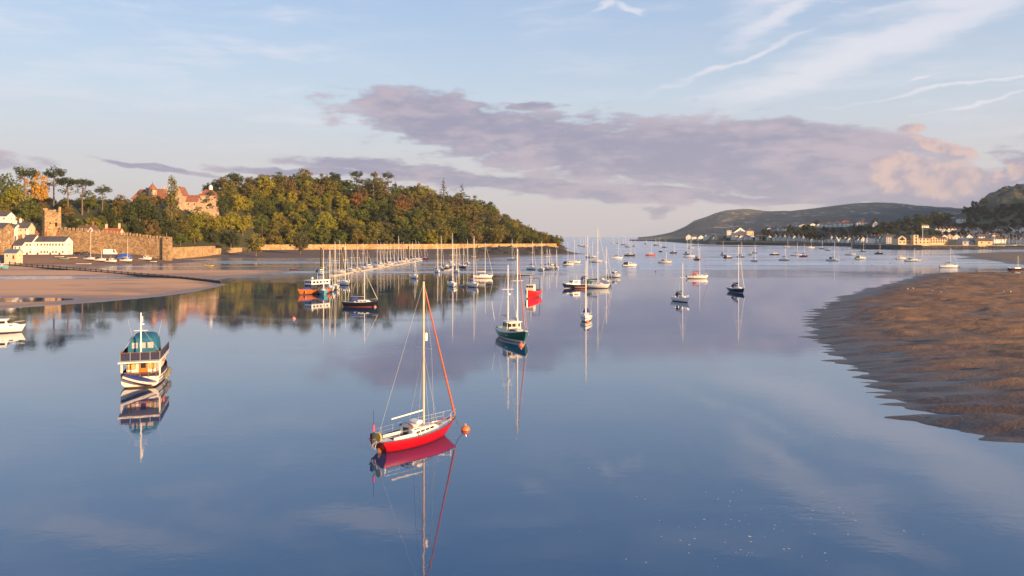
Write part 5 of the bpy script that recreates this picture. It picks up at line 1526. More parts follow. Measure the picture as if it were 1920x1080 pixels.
MB().tube((0, 0, 0.55), (0, 0, 1.0), 0.08, 0.08, 8).build('danbuoy_float', paint('pink_float', (0.65, 0.06, 0.16), 0.6), dn)
MB().box((0, 0, 0), (0.30, 0.05, 0.7)).build('rudder', TEAK, hero, loc=(-3.55, 0, 0.0))
rd = random.Random(3)
for k in range(7):
    MB().path([(-3.75 + rd.uniform(-.2, .3), rd.uniform(-.5, .5), HF + 0.02), (-3.85, rd.uniform(-.5, .5), HF + rd.uniform(0, .2)), (-4.02, rd.uniform(-.5, .5), HF - rd.uniform(0.1, .5))], 0.018, 4).build('rope_tail', CREAMC, hero)
MB().path([(3.2, 0.1, HF * 1.33), (3.4, -0.1, HF * 1.36 + .05), (3.55, 0.05, HF * 1.38), (3.7, 0, HF * 1.40)], 0.05, 5).build('anchor_warp', ORANGE, hero)
MB().path([(HL * 0.49, 0, HF * 1.40), (HL * 0.49 + 0.25, -0.1, 0.55), (HL * 0.49 + 0.75, -0.25, 0.15)], 0.025, 5).build('mooring_rope', ROPE, hero)
b1 = buoy('orange mooring buoy at the bow of the red yacht', 855, 806, 0.36)
b1.location = (HX + math.cos(R(49)) * 4.95, HYY + math.sin(R(49)) * 4.95 - 0.35, 0.02)

# ---- the stern-on trawler yacht with blue canopy
tx_, ty_ = gp(267, 727)
ty_ += 5.0; tx_ = -37.4 - 1.1
tr = empty('trawler_yacht', (tx_, ty_, 0), R(108.5), 'white trawler yacht with teal canopy and wooden door, stern to camera', 'motor yacht', GB)
TL, TB = 10.6, 3.8
tm = hull_paint('hull_trawler', (0.76, 0.71, 0.63), (0.20, 0.13, 0.06), (0.05, 0.035, 0.02), 0.10, 0.16)
ttop = build_hull(tr, TL, TB, 1.05, 0.6, tm, stern=0.90, rake=0.08, srake=0.0, sheer=0.55, ssheer=0.04, full=4.0, ns=15, nr=7)
build_deck(tr, ttop, TEAK, None, camber=0.02, drop=0.08)
AX = -TL / 2
NAVY2 = paint('navy_dodger', (0.022, 0.022, 0.055), 0.85, 0.2, 4)
TRIM = paint('trim_white', (0.76, 0.70, 0.60), 0.5, 0.08)
# bulwark, rubbing strakes, house
for s in (-1, 1):
    for zz in (0.52, 0.86): MB().path([(p[0], s * (p[1] + 0.012), zz + (p[2] - 1.05) * 0.7) for p in ttop[:-2]], 0.035, 5).build('rubbing_strake', NAVY2, tr)
    q = MB(); prv = None
    for p in ttop[:-1]:
        a_ = (p[0], s * (p[1] - 0.03), p[2] - 0.08); b_ = (p[0], s * (p[1] - 0.03), p[2] + 0.34)
        if prv: q.add([prv[0], a_, b_, prv[1]], [(0, 1, 2, 3)])
        prv = (a_, b_)
    q.build('bulwark', NAVY2, tr)
MB().box((AX + 0.05, 0, 1.22), (0.06, TB * 0.86, 0.34)).build('stern_bulwark', NAVY2, tr)
for y_ in (-1.45, -0.75, 0.0, 0.75, 1.45): MB().box((AX + 0.0, y_, 1.26), (0.07, 0.10, 0.46)).build('stern_post', TEAK, tr)
MB().box((AX + 0.03, 0, 1.50), (0.14, TB * 0.88, 0.06)).build('stern_rail', TEAK, tr)
hx0, hx1, hw_ = AX + 1.35, 2.6, 1.42
m = MB().box(((hx0 + hx1) / 2, 0, 1.72), (hx1 - hx0, hw_ * 2, 1.75)); m.build('saloon', TRIM, tr)
tdoor = MB().box((0, 0, 0), (0.05, 0.82, 1.55)).build('door', paint('varnished_door', (0.60, 0.17, 0.03), 0.4, 0.15, 5), tr, loc=(hx0 - 0.03, -0.12, 1.72))
MB().box((0, 0, 0), (0.05, 0.46, 0.68)).build('door_window', GLASSD, tdoor, loc=(-0.025, 0, 0.36))
CURT = paint('yellow_curtain', (0.62, 0.45, 0.17), 0.8, 0.2, 7)  # yellowish curtain cloth, plain colour without glow
for y_, w_ in ((0.98, 0.72), (-0.92, 0.56)):
    wv = MB().box((0, 0, 0), (0.04, w_, 0.70)).build('window', CURT, tr, loc=(hx0 - 0.02, y_, 2.02))
    f_ = MB()
    for s in (-1, 1): f_.box((-0.012, s * w_ / 2, 0), (0.05, 0.05, 0.76)); f_.box((-0.012, 0, s * 0.36), (0.05, w_, 0.05))
    f_.box((-0.012, 0.06, 0), (0.05, 0.035, 0.7)); f_.build('frame', TEAK, wv)
for i in range(5):
    for s in (-1, 1):
        MB().box((0, 0, 0), (0.68, 0.04, 0.66)).build('window', GLASSD if i % 2 else CURT, tr, loc=(hx0 + 0.7 + i * 1.28, s * (hw_ + 0.008), 2.08))
MB().box((0.2 + AX / 2 + 0.6, 0, 2.66), (7.9 + 1.0, TB * 0.96, 0.12)).build('flybridge_deck', TRIM, tr)
for s in (-1, 1):
    for xx in (AX + 0.15, AX + 0.75): MB().tube((xx, s * 1.72, 1.05), (xx, s * 1.72, 2.62), 0.05, 0.05, 6).build('pillar', TRIM, tr)
    MB().box((AX + 3.75, s * 1.80, 3.08), (7.4, 0.04, 0.74)).build('dodger_panel', NAVY2, tr)
    MB().box((AX + 3.75, s * 1.80, 3.49), (7.5, 0.07, 0.05)).build('dodger_rail', TEAK, tr)
    MB().path([(AX + 0.1, s * 1.86, 2.6), (0.5, s * 1.95, 2.62)], 0.05, 5).build('side_rail', TRIM, tr)
for k in range(4): MB().box((AX + 0.06, -1.36 + k * 0.905, 3.08), (0.04, 0.895, 0.74)).build('dodger_panel', NAVY2, tr)
for k in range(5): MB().tube((AX + 0.02, -1.78 + k * 0.89, 2.7), (AX + 0.02, -1.78 + k * 0.89, 3.55), 0.025, 0.025, 5).build('rail_post', STEEL, tr)
MB().box((AX + 0.06, 0, 3.49), (0.07, 3.6, 0.05)).build('dodger_rail', TEAK, tr)
def can_ring(x, w, z0, h):
    return [(x, w * (1 if i in (0, 11) else 0.98) * math.copysign(abs(math.cos(math.pi * i / 11)) ** 0.45, math.cos(math.pi * i / 11)), z0 + h * math.sin(math.pi * i / 11) ** 0.5) for i in range(12)]
cn = MB().loft([can_ring(AX + 1.7, 1.38, 2.75, 1.95), can_ring(AX + 2.2, 1.42, 2.75, 2.25), can_ring(AX + 4.2, 1.40, 2.75, 2.30), can_ring(AX + 5.4, 1.25, 2.75, 1.5)]).build('canopy', TEALC, tr, True)
PLAS = paint('clear_vinyl', (0.46, 0.40, 0.40), 0.15, 0.12, 5)
for y_ in (-0.72, 0.0, 0.72): MB().box((0, 0, 0), (0.03, 0.54, 0.58)).build('vinyl_window', PLAS, cn, loc=(AX + 1.66, y_, 3.98))
tmz = zat(588, 73.5)
ms_ = MB().tube((0, 0, 0), (0, 0, tmz - 2.7), 0.085, 0.05, 8).build('mast', ALU, tr, True, loc=(AX + 0.55, 0, 2.7))
MB().tube((0, -0.62, 0), (0, 0.62, 0), 0.03, 0.03, 5).build('crosstree', ALU, ms_, loc=(0, 0, 2.9)); MB().box((0, 0, 0), (0.25, 0.35, 0.16)).build('radar', WHITE, ms_, loc=(0.1, -0.1, 3.55))
MB().tube((0, 0, 0), (0, 0, 0.55), 0.09, 0.09, 8).build('radar_reflector', WHITE, ms_, loc=(0.02, -0.1, 3.75))
for s in (-1, 1): lines(tr, 'stay', [((AX + 0.3, s * 1.7, 3.5), (AX + 0.55, 0, tmz - 1.4)), ((AX + 3.5, s * 1.2, 4.6), (AX + 3.5, s * 1.6, 6.4))], 0.012)
MB().path([(AX + 1.2, 1.32, 1.0), (AX + 1.0, 1.28, 2.7)], 0.03).path([(AX + 1.2, 0.98, 1.0), (AX + 1.0, 0.94, 2.7)], 0.03).path([(AX + 1.15, 1.3, 1.4), (AX + 1.15, 0.96, 1.4)], 0.025).path([(AX + 1.1, 1.3, 1.85), (AX + 1.1, 0.96, 1.85)], 0.025).path([(AX + 1.05, 1.29, 2.3), (AX + 1.05, 0.95, 2.3)], 0.025).build('ladder', TEAK, tr)
for xx, zz in ((AX + 2.0, 0.7), (AX + 3.8, 0.65), (AX + 5.2, 0.75)):
    MB().lathe([(0.04, -0.4), (0.16, -0.28), (0.17, 0.22), (0.05, 0.38)], (0, 0, 0), 9).build('fender', paint('grey_fender', (0.16, 0.15, 0.12), 0.7), tr, loc=(xx, -2.12, zz))
MB().lathe([(0.18, -0.06), (0.34, -0.06), (0.34, 0.06), (0.18, 0.06)], (0, 0, 0), 14).build('lifebuoy', ORANGE, tr, loc=(-0.6, -1.62, 2.15)).rotation_euler = (R(90), 0, 0)
td = dinghy('white tender with blue cover slung across the trawler stern', 0, 0, 0, 'white', 3.1, 'tender', (0, 0, 0))
td.location = (tx_ + math.cos(R(108.5)) * (AX - 0.72), ty_ + math.sin(R(108.5)) * (AX - 0.72), 0.62)
td.rotation_euler = (R(6), R(18), R(18.5))
MB().loft([[(xx, yy * w, 0.43 + 0.10 * (1 - yy * yy)) for yy in (-1, -0.5, 0, 0.5, 1)] for xx, w in ((-1.5, 0.5), (-0.5, 0.64), (0.5, 0.60), (1.1, 0.36), (1.5, 0.03))], False, False).build('cover', paint('blue_cover', (0.02, 0.06, 0.28), 0.7), td)

# ---- green ketch-rigged motor sailer, bow to camera
gx, gy = gp(966, 644)
gk = empty('motor_sailer', (gx - 0.2, gy + 4.2, 0), R(-71), 'green-hulled ketch with white wheelhouse, bow towards camera', 'motor sailer', GB)
GL, GBm = 10.0, 3.5
gtop = build_hull(gk, GL, GBm, 1.15, 0.6, HULLS['green'], stern=0.7, rake=0.06, sheer=0.55, ssheer=0.15, full=3.0, ns=17, nr=8)
build_deck(gk, gtop, DECK, None, drop=0.14)
MB().path([(p[0], p[1], p[2]) for p in gtop], 0.05, 6).path([(p[0], -p[1], p[2]) for p in gtop], 0.05, 6).build('cap_rail', WHITE, gk)
trunk_cabin(gk, gtop, 0.2, 3.0, 0.95, 0.5, 0.45, CREAMC, 2)
gw_ = MB(); gw_.box((-0.9, 0, 1.75), (2.2, 2.2, 1.5), 0, 0.92); gwh = gw_.build('wheelhouse', paint('wheelhouse_cream', (0.72, 0.62, 0.48), 0.5, 0.08), gk)
MB().box((0, 0, 0), (2.5, 2.4, 0.08)).build('wheelhouse_roof', WHITE, gwh, loc=(-0.9, 0, 2.56))
for y_ in (-0.66, 0, 0.66): MB().box((0, 0, 0), (0.04, 0.52, 0.5)).build('window', GLASSD, gwh, loc=(0.17, y_, 2.08))
for s in (-1, 1):
    for xx in (-1.4, -0.4): MB().box((0, 0, 0), (0.7, 0.04, 0.48)).build('window', GLASSD, gwh, loc=(xx, s * 1.07, 2.08))
for nm, xm, yt, rad in (('main_mast', 1.6, 467, 0.11), ('mizzen_mast', -2.6, 498, 0.09)):
    zt = zat(yt, gy + 4)
    q = MB().tube((0, 0, 0), (0, 0, zt - 1.2), rad, rad * 0.65, 8).build(nm, ALU, gk, True, loc=(xm, 0, 1.2))
    MB().tube((0, -0.9, 0), (0, 0.9, 0), 0.03, 0.03, 5).build('spreader', ALU, q, loc=(0, 0, (zt - 1.2) * 0.62))
    MB().tube((0.1, 0, 2.9), (-2.6, 0, 3.0), 0.07, 0.06, 6).build('boom', ALU, gk, loc=(xm, 0, 0))
    MB().loft([[(-2.5 * t - 0.05, 0.15 * (1.1 - 0.5 * t) * math.cos(a), 0.22 + 0.24 * (1 - 0.5 * t) * math.sin(a)) for a in [2 * math.pi * i / 7 for i in range(7)]] for t in (0, 0.3, 0.7, 1)]).build('sail_cover', CREAMC, gk, True, loc=(xm, 0, 2.85))
    lines(gk, 'shroud', [((xm - 0.2, s * GBm * 0.47, 1.2), (xm, 0, zt - 0.3)) for s in (-1, 1)], 0.012)
    if nm == 'main_mast':
        lines(gk, 'stay', [((GL * 0.49, 0, 1.8), (xm, 0, zt)), ((xm, 0, zt), (-2.6, 0, zat(498, gy + 4)))], 0.012)
        MB().tube((GL * 0.47, 0, 2.2), (xm + 0.2, 0, zt - 0.5), 0.09, 0.04, 6).build('furled_sail', MATS['tan_sail'], gk)
    else: MB().tube((0, 0, -0.12), (0, 0, 0.12), 0.28, 0.28, 10).build('radar', WHITE, q, loc=(0.3, 0, 5.2))
MB().path([(3.2, 0.9, 2.0), (4.95, 0, 2.4), (3.2, -0.9, 2.0)], 0.025).build('pulpit', STEEL, gk)
for y_ in (-1.6, 1.6): MB().tube((-3.6, y_, 1.2), (-4.2, y_ * 1.25, 5.2), 0.025, 0.015, 5).build('whip_aerial', ALU, gk)
for s in (-1, 1):
    for xx in (1.2, 1.8): MB().tube((xx, s * 1.60, 0.85), (xx, s * 1.66, 0.85), 0.09, 0.09, 10).build('porthole', STEEL, gk)
buoy('orange mooring buoy under the bow of the green ketch', 977, 648, 0.4)

# ------------------------------------------------------------------ the moored fleet: px, waterline py, mast-top py, heading
def S(label, px, wl, mast, hd, hull='white', L=8.0, cover='blue', furl='cream', **k): return sail_yacht(label, px, wl, mast, hd, hull, L, cover, furl, **k)
M_ = motor_boat
S('black-hulled yacht with stern gantry beside a pink buoy, left of the red yacht mast', 677, 575, 508, -14, 'black', 8.0, 'navy', 'cream')
S('turquoise-hulled yacht at the near end of the marina', 606, 552, 469, -72, 'turq', 7.5, 'blue')
S('white yacht directly behind the turquoise yacht', 617, 546, 465, -62, 'white', 8.2, 'blue')
S('white yacht with green boot line second behind the turquoise yacht', 627, 542, 453, -66, 'cream', 8.5, 'green', dodger='green')
S('white yacht moored alone right of the turquoise yacht group', 646, 534.5, 455, -58, 'white_blue', 8.0, 'cream')
S('white sloop moored alone in the channel above the red yacht masthead', 777, 522, 484, -68, 'white', 7.2, 'navy')
S('white yacht with tall mast and cockpit tent left of the grey tender', 848, 537, 437, -80, 'white_blue', 9.0, 'navy', dodger='blue')
S('white yacht right of the grey tender, bow to camera', 887, 538, 442, -70, 'white', 8.6, 'cream')
S('white yacht lying broadside with furled headsail, bow right', 906, 521.5, 455, -4, 'white_red', 7.2, 'cream', 'cream')
S('small white yacht left of the blue motorboat cluster', 820, 511, 454, -75, 'white', 7.0, 'blue')
S('white yacht with red cover at the left of the middle pontoon', 826, 506, 443, -60, 'white', 7.6, 'red')
S('white yacht low in the middle pontoon cluster', 855, 511, 458, -70, 'white', 7.4, 'blue')
S('white yacht in the heart of the middle pontoon cluster', 850, 502, 460, -65, 'cream', 7.4, 'navy')
S('yacht with bare mast at the back of the middle pontoon', 860, 500, 462, -65, 'white', 7.2, 'blue')
S('dark-covered yacht at the right of the middle pontoon', 868, 503, 460, -60, 'navy', 7.0, 'navy')
S('white yacht standing clear behind the middle pontoon', 876, 495.5, 448, -75, 'white', 7.4, 'blue')
S('pair of white yachts by the weedy shore, left one', 959, 488, 447, -60, 'white', 8.5, 'blue')
S('pair of white yachts by the weedy shore, right one', 968, 486, 452, -60, 'white', 8.0, 'cream')
S('white yacht at the left of the row before the point', 997, 505.5, 452, -62, 'white', 8.2, 'blue')
S('white yacht with dark stripe, second of the row before the point', 1015, 508, 452, -80, 'white_blue', 8.2, 'navy')
S('cream yacht, third of the row before the point', 1024, 505.5, 466, -60, 'cream', 6.8, 'blue')
S('white yacht beside the black-canopied boat in the row before the point', 1029, 504.5, 467, -60, 'white', 6.6, 'green')
S('white yacht with red dodger at the right end of the row before the point', 1043, 504, 467, -80, 'white', 6.6, 'red', dodger='red')
S('white ketch moored beyond the row, right of the point', 1074, 494, 449, -25, 'white', 9.5, 'cream', mizzen=454)
S('large white yacht with the tallest mast, alongside the navy motorboat', 1115, 540, 428, -32, 'white', 10.0, 'green', dodger='green')
S('white yacht with deck tent behind the tallest-masted yacht', 1134, 534, 463, -60, 'white_red', 7.6, 'cream', dodger='cream')
S('white yacht lying behind the tall-masted group', 1099, 533, 441, -65, 'white', 9.0, 'blue')
S('blue-striped white yacht with blue cover, bow to camera, right of the green ketch', 1099, 601, 489, -98, 'white_blue', 6.6, 'blue', dodger='blue')
S('white sloop with thick pale mast next to an orange buoy', 1277, 565.5, 492, -70, 'white', 6.6, 'cream', None)
S('navy-hulled yacht with white stripe, bow to camera, centre right', 1382, 548, 459, -80, 'navy', 8.2, 'navy', dodger='navy')
S('white yacht with crimson covers lying broadside', 1308, 522.5, 465, -12, 'white_red', 7.4, 'red', 'red', dodger='red')
S('white yacht with dark sail cover off the right sandbank', 1779, 502, 465, -6, 'white', 8.6, 'navy')
S('open black-hulled sailing boat at the far right edge', 1906, 507.5, 480, 4, 'black', 7.0, None, None, boom=False)
S('white sloop left of the small motor cruiser in mid channel', 1157, 485.5, 456, -12, 'white', 7.6, 'navy')
S('dark-hulled yacht right of the mid-channel white sloop', 1181, 480, 450, -15, 'black', 8.6, 'cream')
S('red-hulled yacht in mid channel', 1220, 479.5, 454, -15, 'red', 8.0, 'cream', None)
S('white yacht alone below the red-hulled mid-channel yacht', 1247, 493.5, 473, -25, 'cream', 7.8, 'cream', None)
S('small dark yacht right of the red-hulled one', 1263, 475, 457, -25, 'black', 6.5, None, None)
S('white yacht, left of the pair off the dark spit', 1288, 477.5, 448, -70, 'white', 8.5, 'blue', None)
S('white yacht, right of the pair off the dark spit', 1292, 482, 449, -20, 'white', 8.5, 'blue', None)
S('white yacht behind the pair off the dark spit', 1295, 466, 449, -30, 'white', 8.5, 'blue', None)
S('red and white yacht in front of the crimson-covered yacht mast', 1308, 488, 454, -75, 'red', 8.0, 'cream', None)
S('white yacht moored off the slipway', 1355.5, 479, 452, -80, 'white', 7.5, 'blue', None)
S('white yacht behind the navy yacht masthead', 1389, 482.5, 453, -65, 'white', 8.0, 'blue')
S('white yacht right of the navy yacht, nearer one', 1415, 490.5, 461, -80, 'white', 7.6, 'red', None)
S('cream yacht right of the navy yacht, farther one', 1414.5, 475, 456, -70, 'cream', 8.4, 'cream', None)
S('yacht with pinkish mast and dark cover in the right channel', 1471, 488.5, 459, -60, 'white', 8.0, 'red', 'red')
S('white yacht in the right channel before the gabled terrace', 1493, 480, 454, -35, 'white', 8.6, 'blue', None)
S('dark red-brown yacht in the right channel', 1507, 481.5, 456, -60, 'red', 7.4, 'navy', None)
S('white fishing yacht with cuddy in the right channel', 1562, 489.5, 453, -50, 'white', 8.6, 'navy', dodger='navy')
S('white yacht off the harbour wall, left one', 1595, 478.5, 456, -40, 'white_red', 8.4, 'cream', None)
S('white yacht close under the harbour wall', 1618, 472.5, 449, -70, 'cream', 7.8, 'cream', None)
S('dark-hulled yacht under the sunlit quay building', 1648.5, 476.5, 455, -60, 'black', 7.4, 'cream', None)
S('grey ketch with two short masts off the harbour wall', 1712, 490.5, 465, -8, 'grey', 9.5, None, None, mizzen=470)
S('tall-masted yacht far up by the promenade wall', 1520, 465.5, 448, -10, 'white_red', 10.0, 'cream', None)
S('yacht by the promenade wall, left of the tall-masted one', 1476, 464, 450, -20, 'grey', 8.5, None, None)
S('yacht by the promenade wall, right of the tall-masted one', 1541, 467, 451, -70, 'grey', 8.0, None, None)
far = [(1149, 457, 441, 'first'), (1159, 456.8, 441, 'second'), (1168, 459.2, 448, 'third'), (1172.5, 460, 442, 'fourth'), (1178, 463.5, 444, 'fifth'), (1190, 462, 447, 'sixth'), (1211, 457.8, 448, 'seventh'),
       (1229, 460.5, 447, 'eighth'), (1236, 460.5, 447, 'ninth'), (1247, 464.5, 449, 'tenth')]
for i, (px, wl, mt, o_) in enumerate(far):
    S(f'{o_} tiny yacht from the left in the farthest anchorage before the open sea', px, wl, mt, -30 - 11 * (i % 4), ['white', 'white', 'red', 'white', 'grey'][i % 5], 9.0, None, None)
far2 = [(1088, 461, 444, 'first'), (1093, 462.5, 449, 'second'), (1097, 463, 443, 'third'), (1109, 483, 452, 'fourth'), (1118, 492, 462, 'fifth')]
for px, wl, mt, o_ in far2: S(f'{o_} small yacht from the left seen behind the tall masts at the river mouth', px, wl, mt, -35, 'white', 8.5, None, None)
# marina pontoon row on the left channel
row = [(634, 513, 451, 'white'), (657, 511, 465, 'white'), (668, 509, 467, 'cream'), (679, 506, 455, 'white'), (686, 505, 469, 'white'), (705, 502, 450, 'white'), (712, 500, 454, 'white'), (718.5, 499, 455, 'cream'), (724, 498, 458, 'white'),
       (730, 497, 455, 'white'), (737.5, 496, 454, 'white_blue'), (745.6, 495, 442, 'white'), (751, 493.5, 454, 'white'), (755, 492.5, 453, 'yellow'), (766, 490, 455, 'white'), (772, 489, 453, 'white'), (777.5, 488.4, 450, 'white'), (783, 488, 452, 'white'), (795, 487, 457, 'red')]
for i, (px, wl, mt, hl) in enumerate(row):
    o_ = (ordn + ['sixteenth', 'seventeenth', 'eighteenth', 'nineteenth'])[i]
    S(f'{o_} yacht from the near end of the long marina pontoon', px, wl, mt, -38 - 5 * (i % 4), hl, 9.4 if hl != 'yellow' else 8.0, ['blue', 'cream', 'navy', 'red', 'green'][i % 5])
# marina far right, below the white houses
mz_ = zf(z_far, xat(1890, 850), 850)
for i in range(9):
    px = 1863 + i * 7.0
    S(f'{ordn[i]} yacht from the left laid up in the far right boatyard', px, 0, 437 + (i * 5) % 9, -80 + 20 * (i % 3), 'white', 9.0, 'blue', None, loc=(xat(px, 862), 862, zf(z_far, xat(px, 862), 862) + 0.8), group='yachts in the far boatyard')
# motor boats
M_('navy-hulled motor cruiser with white wheelhouse beside the tall white yacht', 1078, 540, -150, 'navy', 9.0)
M_('white workboat with small raft right of the tall-masted group', 1151, 520, -40, 'white', 6.0)
M_('white motorboat with black canopy in front of the white ketch', 1066, 498, -25, 'white', 6.0, canopy='navy')
M_('white motor cruiser in mid channel with dark screen', 1181, 500, -10, 'white', 6.8, canopy='navy')
M_('dark motorboat in the middle pontoon cluster', 837, 505.5, -60, 'navy', 6.0, canopy='navy')
M_('black-canopied motorboat in the row before the point', 1035, 504.5, -75, 'white', 5.4, canopy='navy')
M_('motorboat towing a dark tender off the slipway', 1365, 484.5, -10, 'black', 5.6, canopy='navy')
M_('dark fishing boat with short mast in the right channel', 1453, 478.5, -20, 'black', 7.4)
M_('small white motorboat beside the farther cream yacht', 1407, 478.5, -60, 'white', 4.8)
M_('green-grey motorboat left of the yacht under the quay building', 1614, 486.5, -8, 'grey', 6.8, canopy='green')
M_('cream motorboat left of the grey ketch', 1690, 486.5, -15, 'cream', 6.0)
M_('small motorboat with cabin by the promenade wall', 1553, 470, -60, 'white', 7.0)
M_('dark open motorboat near the farthest anchorage', 1239, 472.5, -60, 'black', 5.0)
M_('white motorboat on the near end of the marina pontoon', 601, 515, -50, 'white', 6.0, canopy='blue')
M_('white motor cruiser moored along the marina pontoon', 690, 504.5, -40, 'white', 7.4)
M_('second white cruiser further along the marina pontoon', 712, 501.5, -40, 'white', 7.4)
M_('white cruiser with blue canopy midway along the marina pontoon', 728, 499, -42, 'white', 8.0, canopy='blue')
M_('white cruiser at the far end of the marina pontoon', 760, 492.5, -42, 'white', 8.5)
M_('white cruiser behind the yachts of the middle pontoon cluster', 845, 499, -50, 'white', 7.5)
M_('grey-covered motorboat near the marina piles', 655, 509, -50, 'white', 5.8, canopy='navy')
M_('white motor cruiser with name board cut by the left edge', 2, 624, 20, 'white', 6.6)
# orange passenger boat: varnished hull, long white saloon
px_, py_ = gp(572, 553)
ob_ = empty('passenger_boat', (px_ + 1.2, py_ + 3.0, 0), R(-128), 'varnished orange passenger boat with white saloon at the marina end', 'passenger boat', GB)
tp = build_hull(ob_, 9.5, 3.3, 1.15, 0.5, HULLS['orange'], stern=0.85, sheer=0.4, ns=13, nr=6)
build_deck(ob_, tp, TEAK, None)
MB().box((-1.2, 0, 2.05), (5.6, 2.7, 0.95), 0, 0.96).build('saloon', NAVYC, ob_)
cb = MB().box((-1.4, 0, 3.05), (5.8, 2.9, 1.0), 0, 0.97).build('upper_saloon', WHITE, ob_)
MB().box((0, 0, 0), (6.3, 3.2, 0.1)).build('roof', WHITE, cb, loc=(-1.4, 0, 3.62))
for i in range(5):
    for s in (-1, 1): MB().box((0, 0, 0), (0.75, 0.04, 0.5)).build('window', GLASSD, cb, loc=(-3.5 + i * 1.05, s * 1.445, 3.12))
for y_ in (-0.9, 0, 0.9): MB().box((0, 0, 0), (0.04, 0.62, 0.5)).build('window', GLASSD, cb, loc=(1.50, y_, 3.12))
MB().lathe([(0.02, -.35), (0.4, 0), (0.02, .4)], (0, 0, 0), 10).build('radar_dome', WHITE, cb, loc=(0.2, 0, 4.1))
MB().tube((0, 0, 0), (0, 0, 1.6), 0.05, 0.03, 5).build('aerial_mast', ALU, cb, loc=(-1.5, 0, 3.65))
MB().loft([[(x_, w * math.cos(a), 1.35 + h_ * math.sin(a)) for a in [math.pi * i / 6 for i in range(7)]] for x_, w, h_ in ((1.5, 1.3, 0.7), (2.6, 1.1, 0.6), (4.0, 0.5, 0.3))], False, False).build('bow_cover', BLUEC, ob_, True)
for s in (-1, 1): MB().lathe([(0.04, -.4), (0.2, -.25), (0.2, .25), (0.04, .4)], (0, 0, 0), 8).build('fender', ORANGE, ob_, loc=(3.1, s * 1.12, 0.7))
# red fishing boat
px_, py_ = gp(996, 560)
rf_ = empty('fishing_boat', (px_ + 0.3, py_ + 4.0, 0), R(-107), 'bright red fishing boat with gantry, bow to camera, above the green ketch', 'fishing boat', GB)
tp = build_hull(rf_, 9.0, 3.2, 1.5, 0.5, hull_paint('hull_fishing_red', (0.60, 0.015, 0.02), (0.5, 0.1, 0.04), (0.06, 0.02, 0.02), 0.05, 0.12), stern=0.85, sheer=0.4, full=3.2, ns=13, nr=7)
build_deck(rf_, tp, TEAK, None, drop=0.3)
MB().path([(p[0], p[1], p[2]) for p in tp], 0.06, 5).path([(p[0], -p[1], p[2]) for p in tp], 0.06, 5).build('cap_rail', ORANGE, rf_)
wh = MB().box((1.0, 0, 2.3), (2.0, 1.9, 1.9), 0, 0.93).build('wheelhouse', MATS['wheelhouse_cream'], rf_)
for y_ in (-0.6, 0, 0.6): MB().box((0, 0, 0), (0.04, 0.46, 0.5)).build('window', GLASSD, wh, loc=(1.97, y_, 2.75))
MB().path([(-2.5, -1.3, 1.4), (-2.4, -1.2, 4.6), (-2.4, 1.2, 4.6), (-2.5, 1.3, 1.4)], 0.07).build('gantry', BLACKP, rf_)
MB().path([(-2.4, 0, 4.6), (1.0, 0, 3.3)], 0.06).build('derrick', BLACKP, rf_); MB().tube((1, 0, 3.2), (1, 0, 5.6), 0.06, 0.04, 6).build('mast', ALU, rf_)
for k in range(4): MB().box((-3.4 + 0.7 * k, 0.5 * (-1) ** k, 1.55), (0.6, 0.8, 0.4), 0.2 * k).build('fish_box', ORANGE if k % 2 else BLUEC, rf_)
MB().path([(4.4, 0, 2.2), (4.5, 0, 0.3)], 0.06).build('stem_guard', STEEL, rf_)
# small boats
dinghy('grey inflatable tender between two white yachts', 867, 537.5, -70, 'grey', 4.2, 'inflatable_tender')
dinghy('long grey tender left of the row before the point', 985, 516, -8, 'grey', 7.2)
dinghy('orange dinghy beside the passenger boat', 585, 551.5, -20, 'orange', 4.0)
dinghy('orange tender under the navy motor cruiser', 1089, 541, -10, 'orange', 3.6)
dinghy('white canoe on the mud right of the town wall', 357, 479.5, 5, 'white', 5.0, loc=(xat(357, 560), 560, 0.75))
dinghy('yellow rowing boat on the wet flat', 393, 499.5, 5, 'yellow', 4.2)
dinghy('white rowing boat on the flat in mid distance', 505, 480.5, 10, 'white', 4.6)
dinghy('dark dinghy beside the marina mud edge', 552, 506, 10, 'black', 4.0)
# boats lying on the beach by the town wall
def beach(px, py): 
    x, y, z = on_ray(px, py, z_left, 330, 470, 0.5); return (x, y, z + 0.35)
GA = 'boats lying on the beach by the town wall'
S('white yacht with mast leaning on the beach by the town wall', 168, 0, 434, -20, 'white', 8.0, 'blue', None, loc=beach(168, 489), group=GA)
S('red-striped white yacht on the beach', 190, 0, 470, -15, 'white_red', 8.0, None, None, loc=beach(188, 491), group=GA, boom=False)
S('white yacht with mast right of the blue tarpaulin boat', 235, 0, 447, -12, 'white', 7.6, 'cream', None, loc=beach(237, 492), group=GA)
M_('white cuddy boat on the beach left of the tarpaulin boat', 208, 0, -14, 'white', 7.0, loc=beach(209, 493), group=GA)
M_('white cabin boat on the beach near the wall end tower', 274, 0, -16, 'white', 8.0, loc=beach(274, 489), group=GA)
dinghy('white open boat lying nearest the water on the beach', 0, 0, 6, 'white', 7.4, loc=beach(158, 497), group=GA)
dinghy('small white dinghy beside the cabin boat on the beach', 0, 0, 4, 'white', 3.6, loc=beach(288, 493), group=GA)
dinghy('white rowing boat upper left of the beached boats', 0, 0, 10, 'white', 4.6, loc=beach(112, 484), group=GA)
dinghy('blue-hulled rowing boat at the left of the beached boats', 0, 0, 14, 'turq', 4.8, loc=beach(121, 488), group=GA)
dinghy('cream rowing boat between the dinghies and the leaning mast yacht', 0, 0, 12, 'cream', 5.0, loc=beach(136, 486), group=GA)
bt = motor_boat('boat under a bright blue tarpaulin against the town wall', 0, 0, -8, 'white', 7.5, loc=beach(234, 486), group=GA)
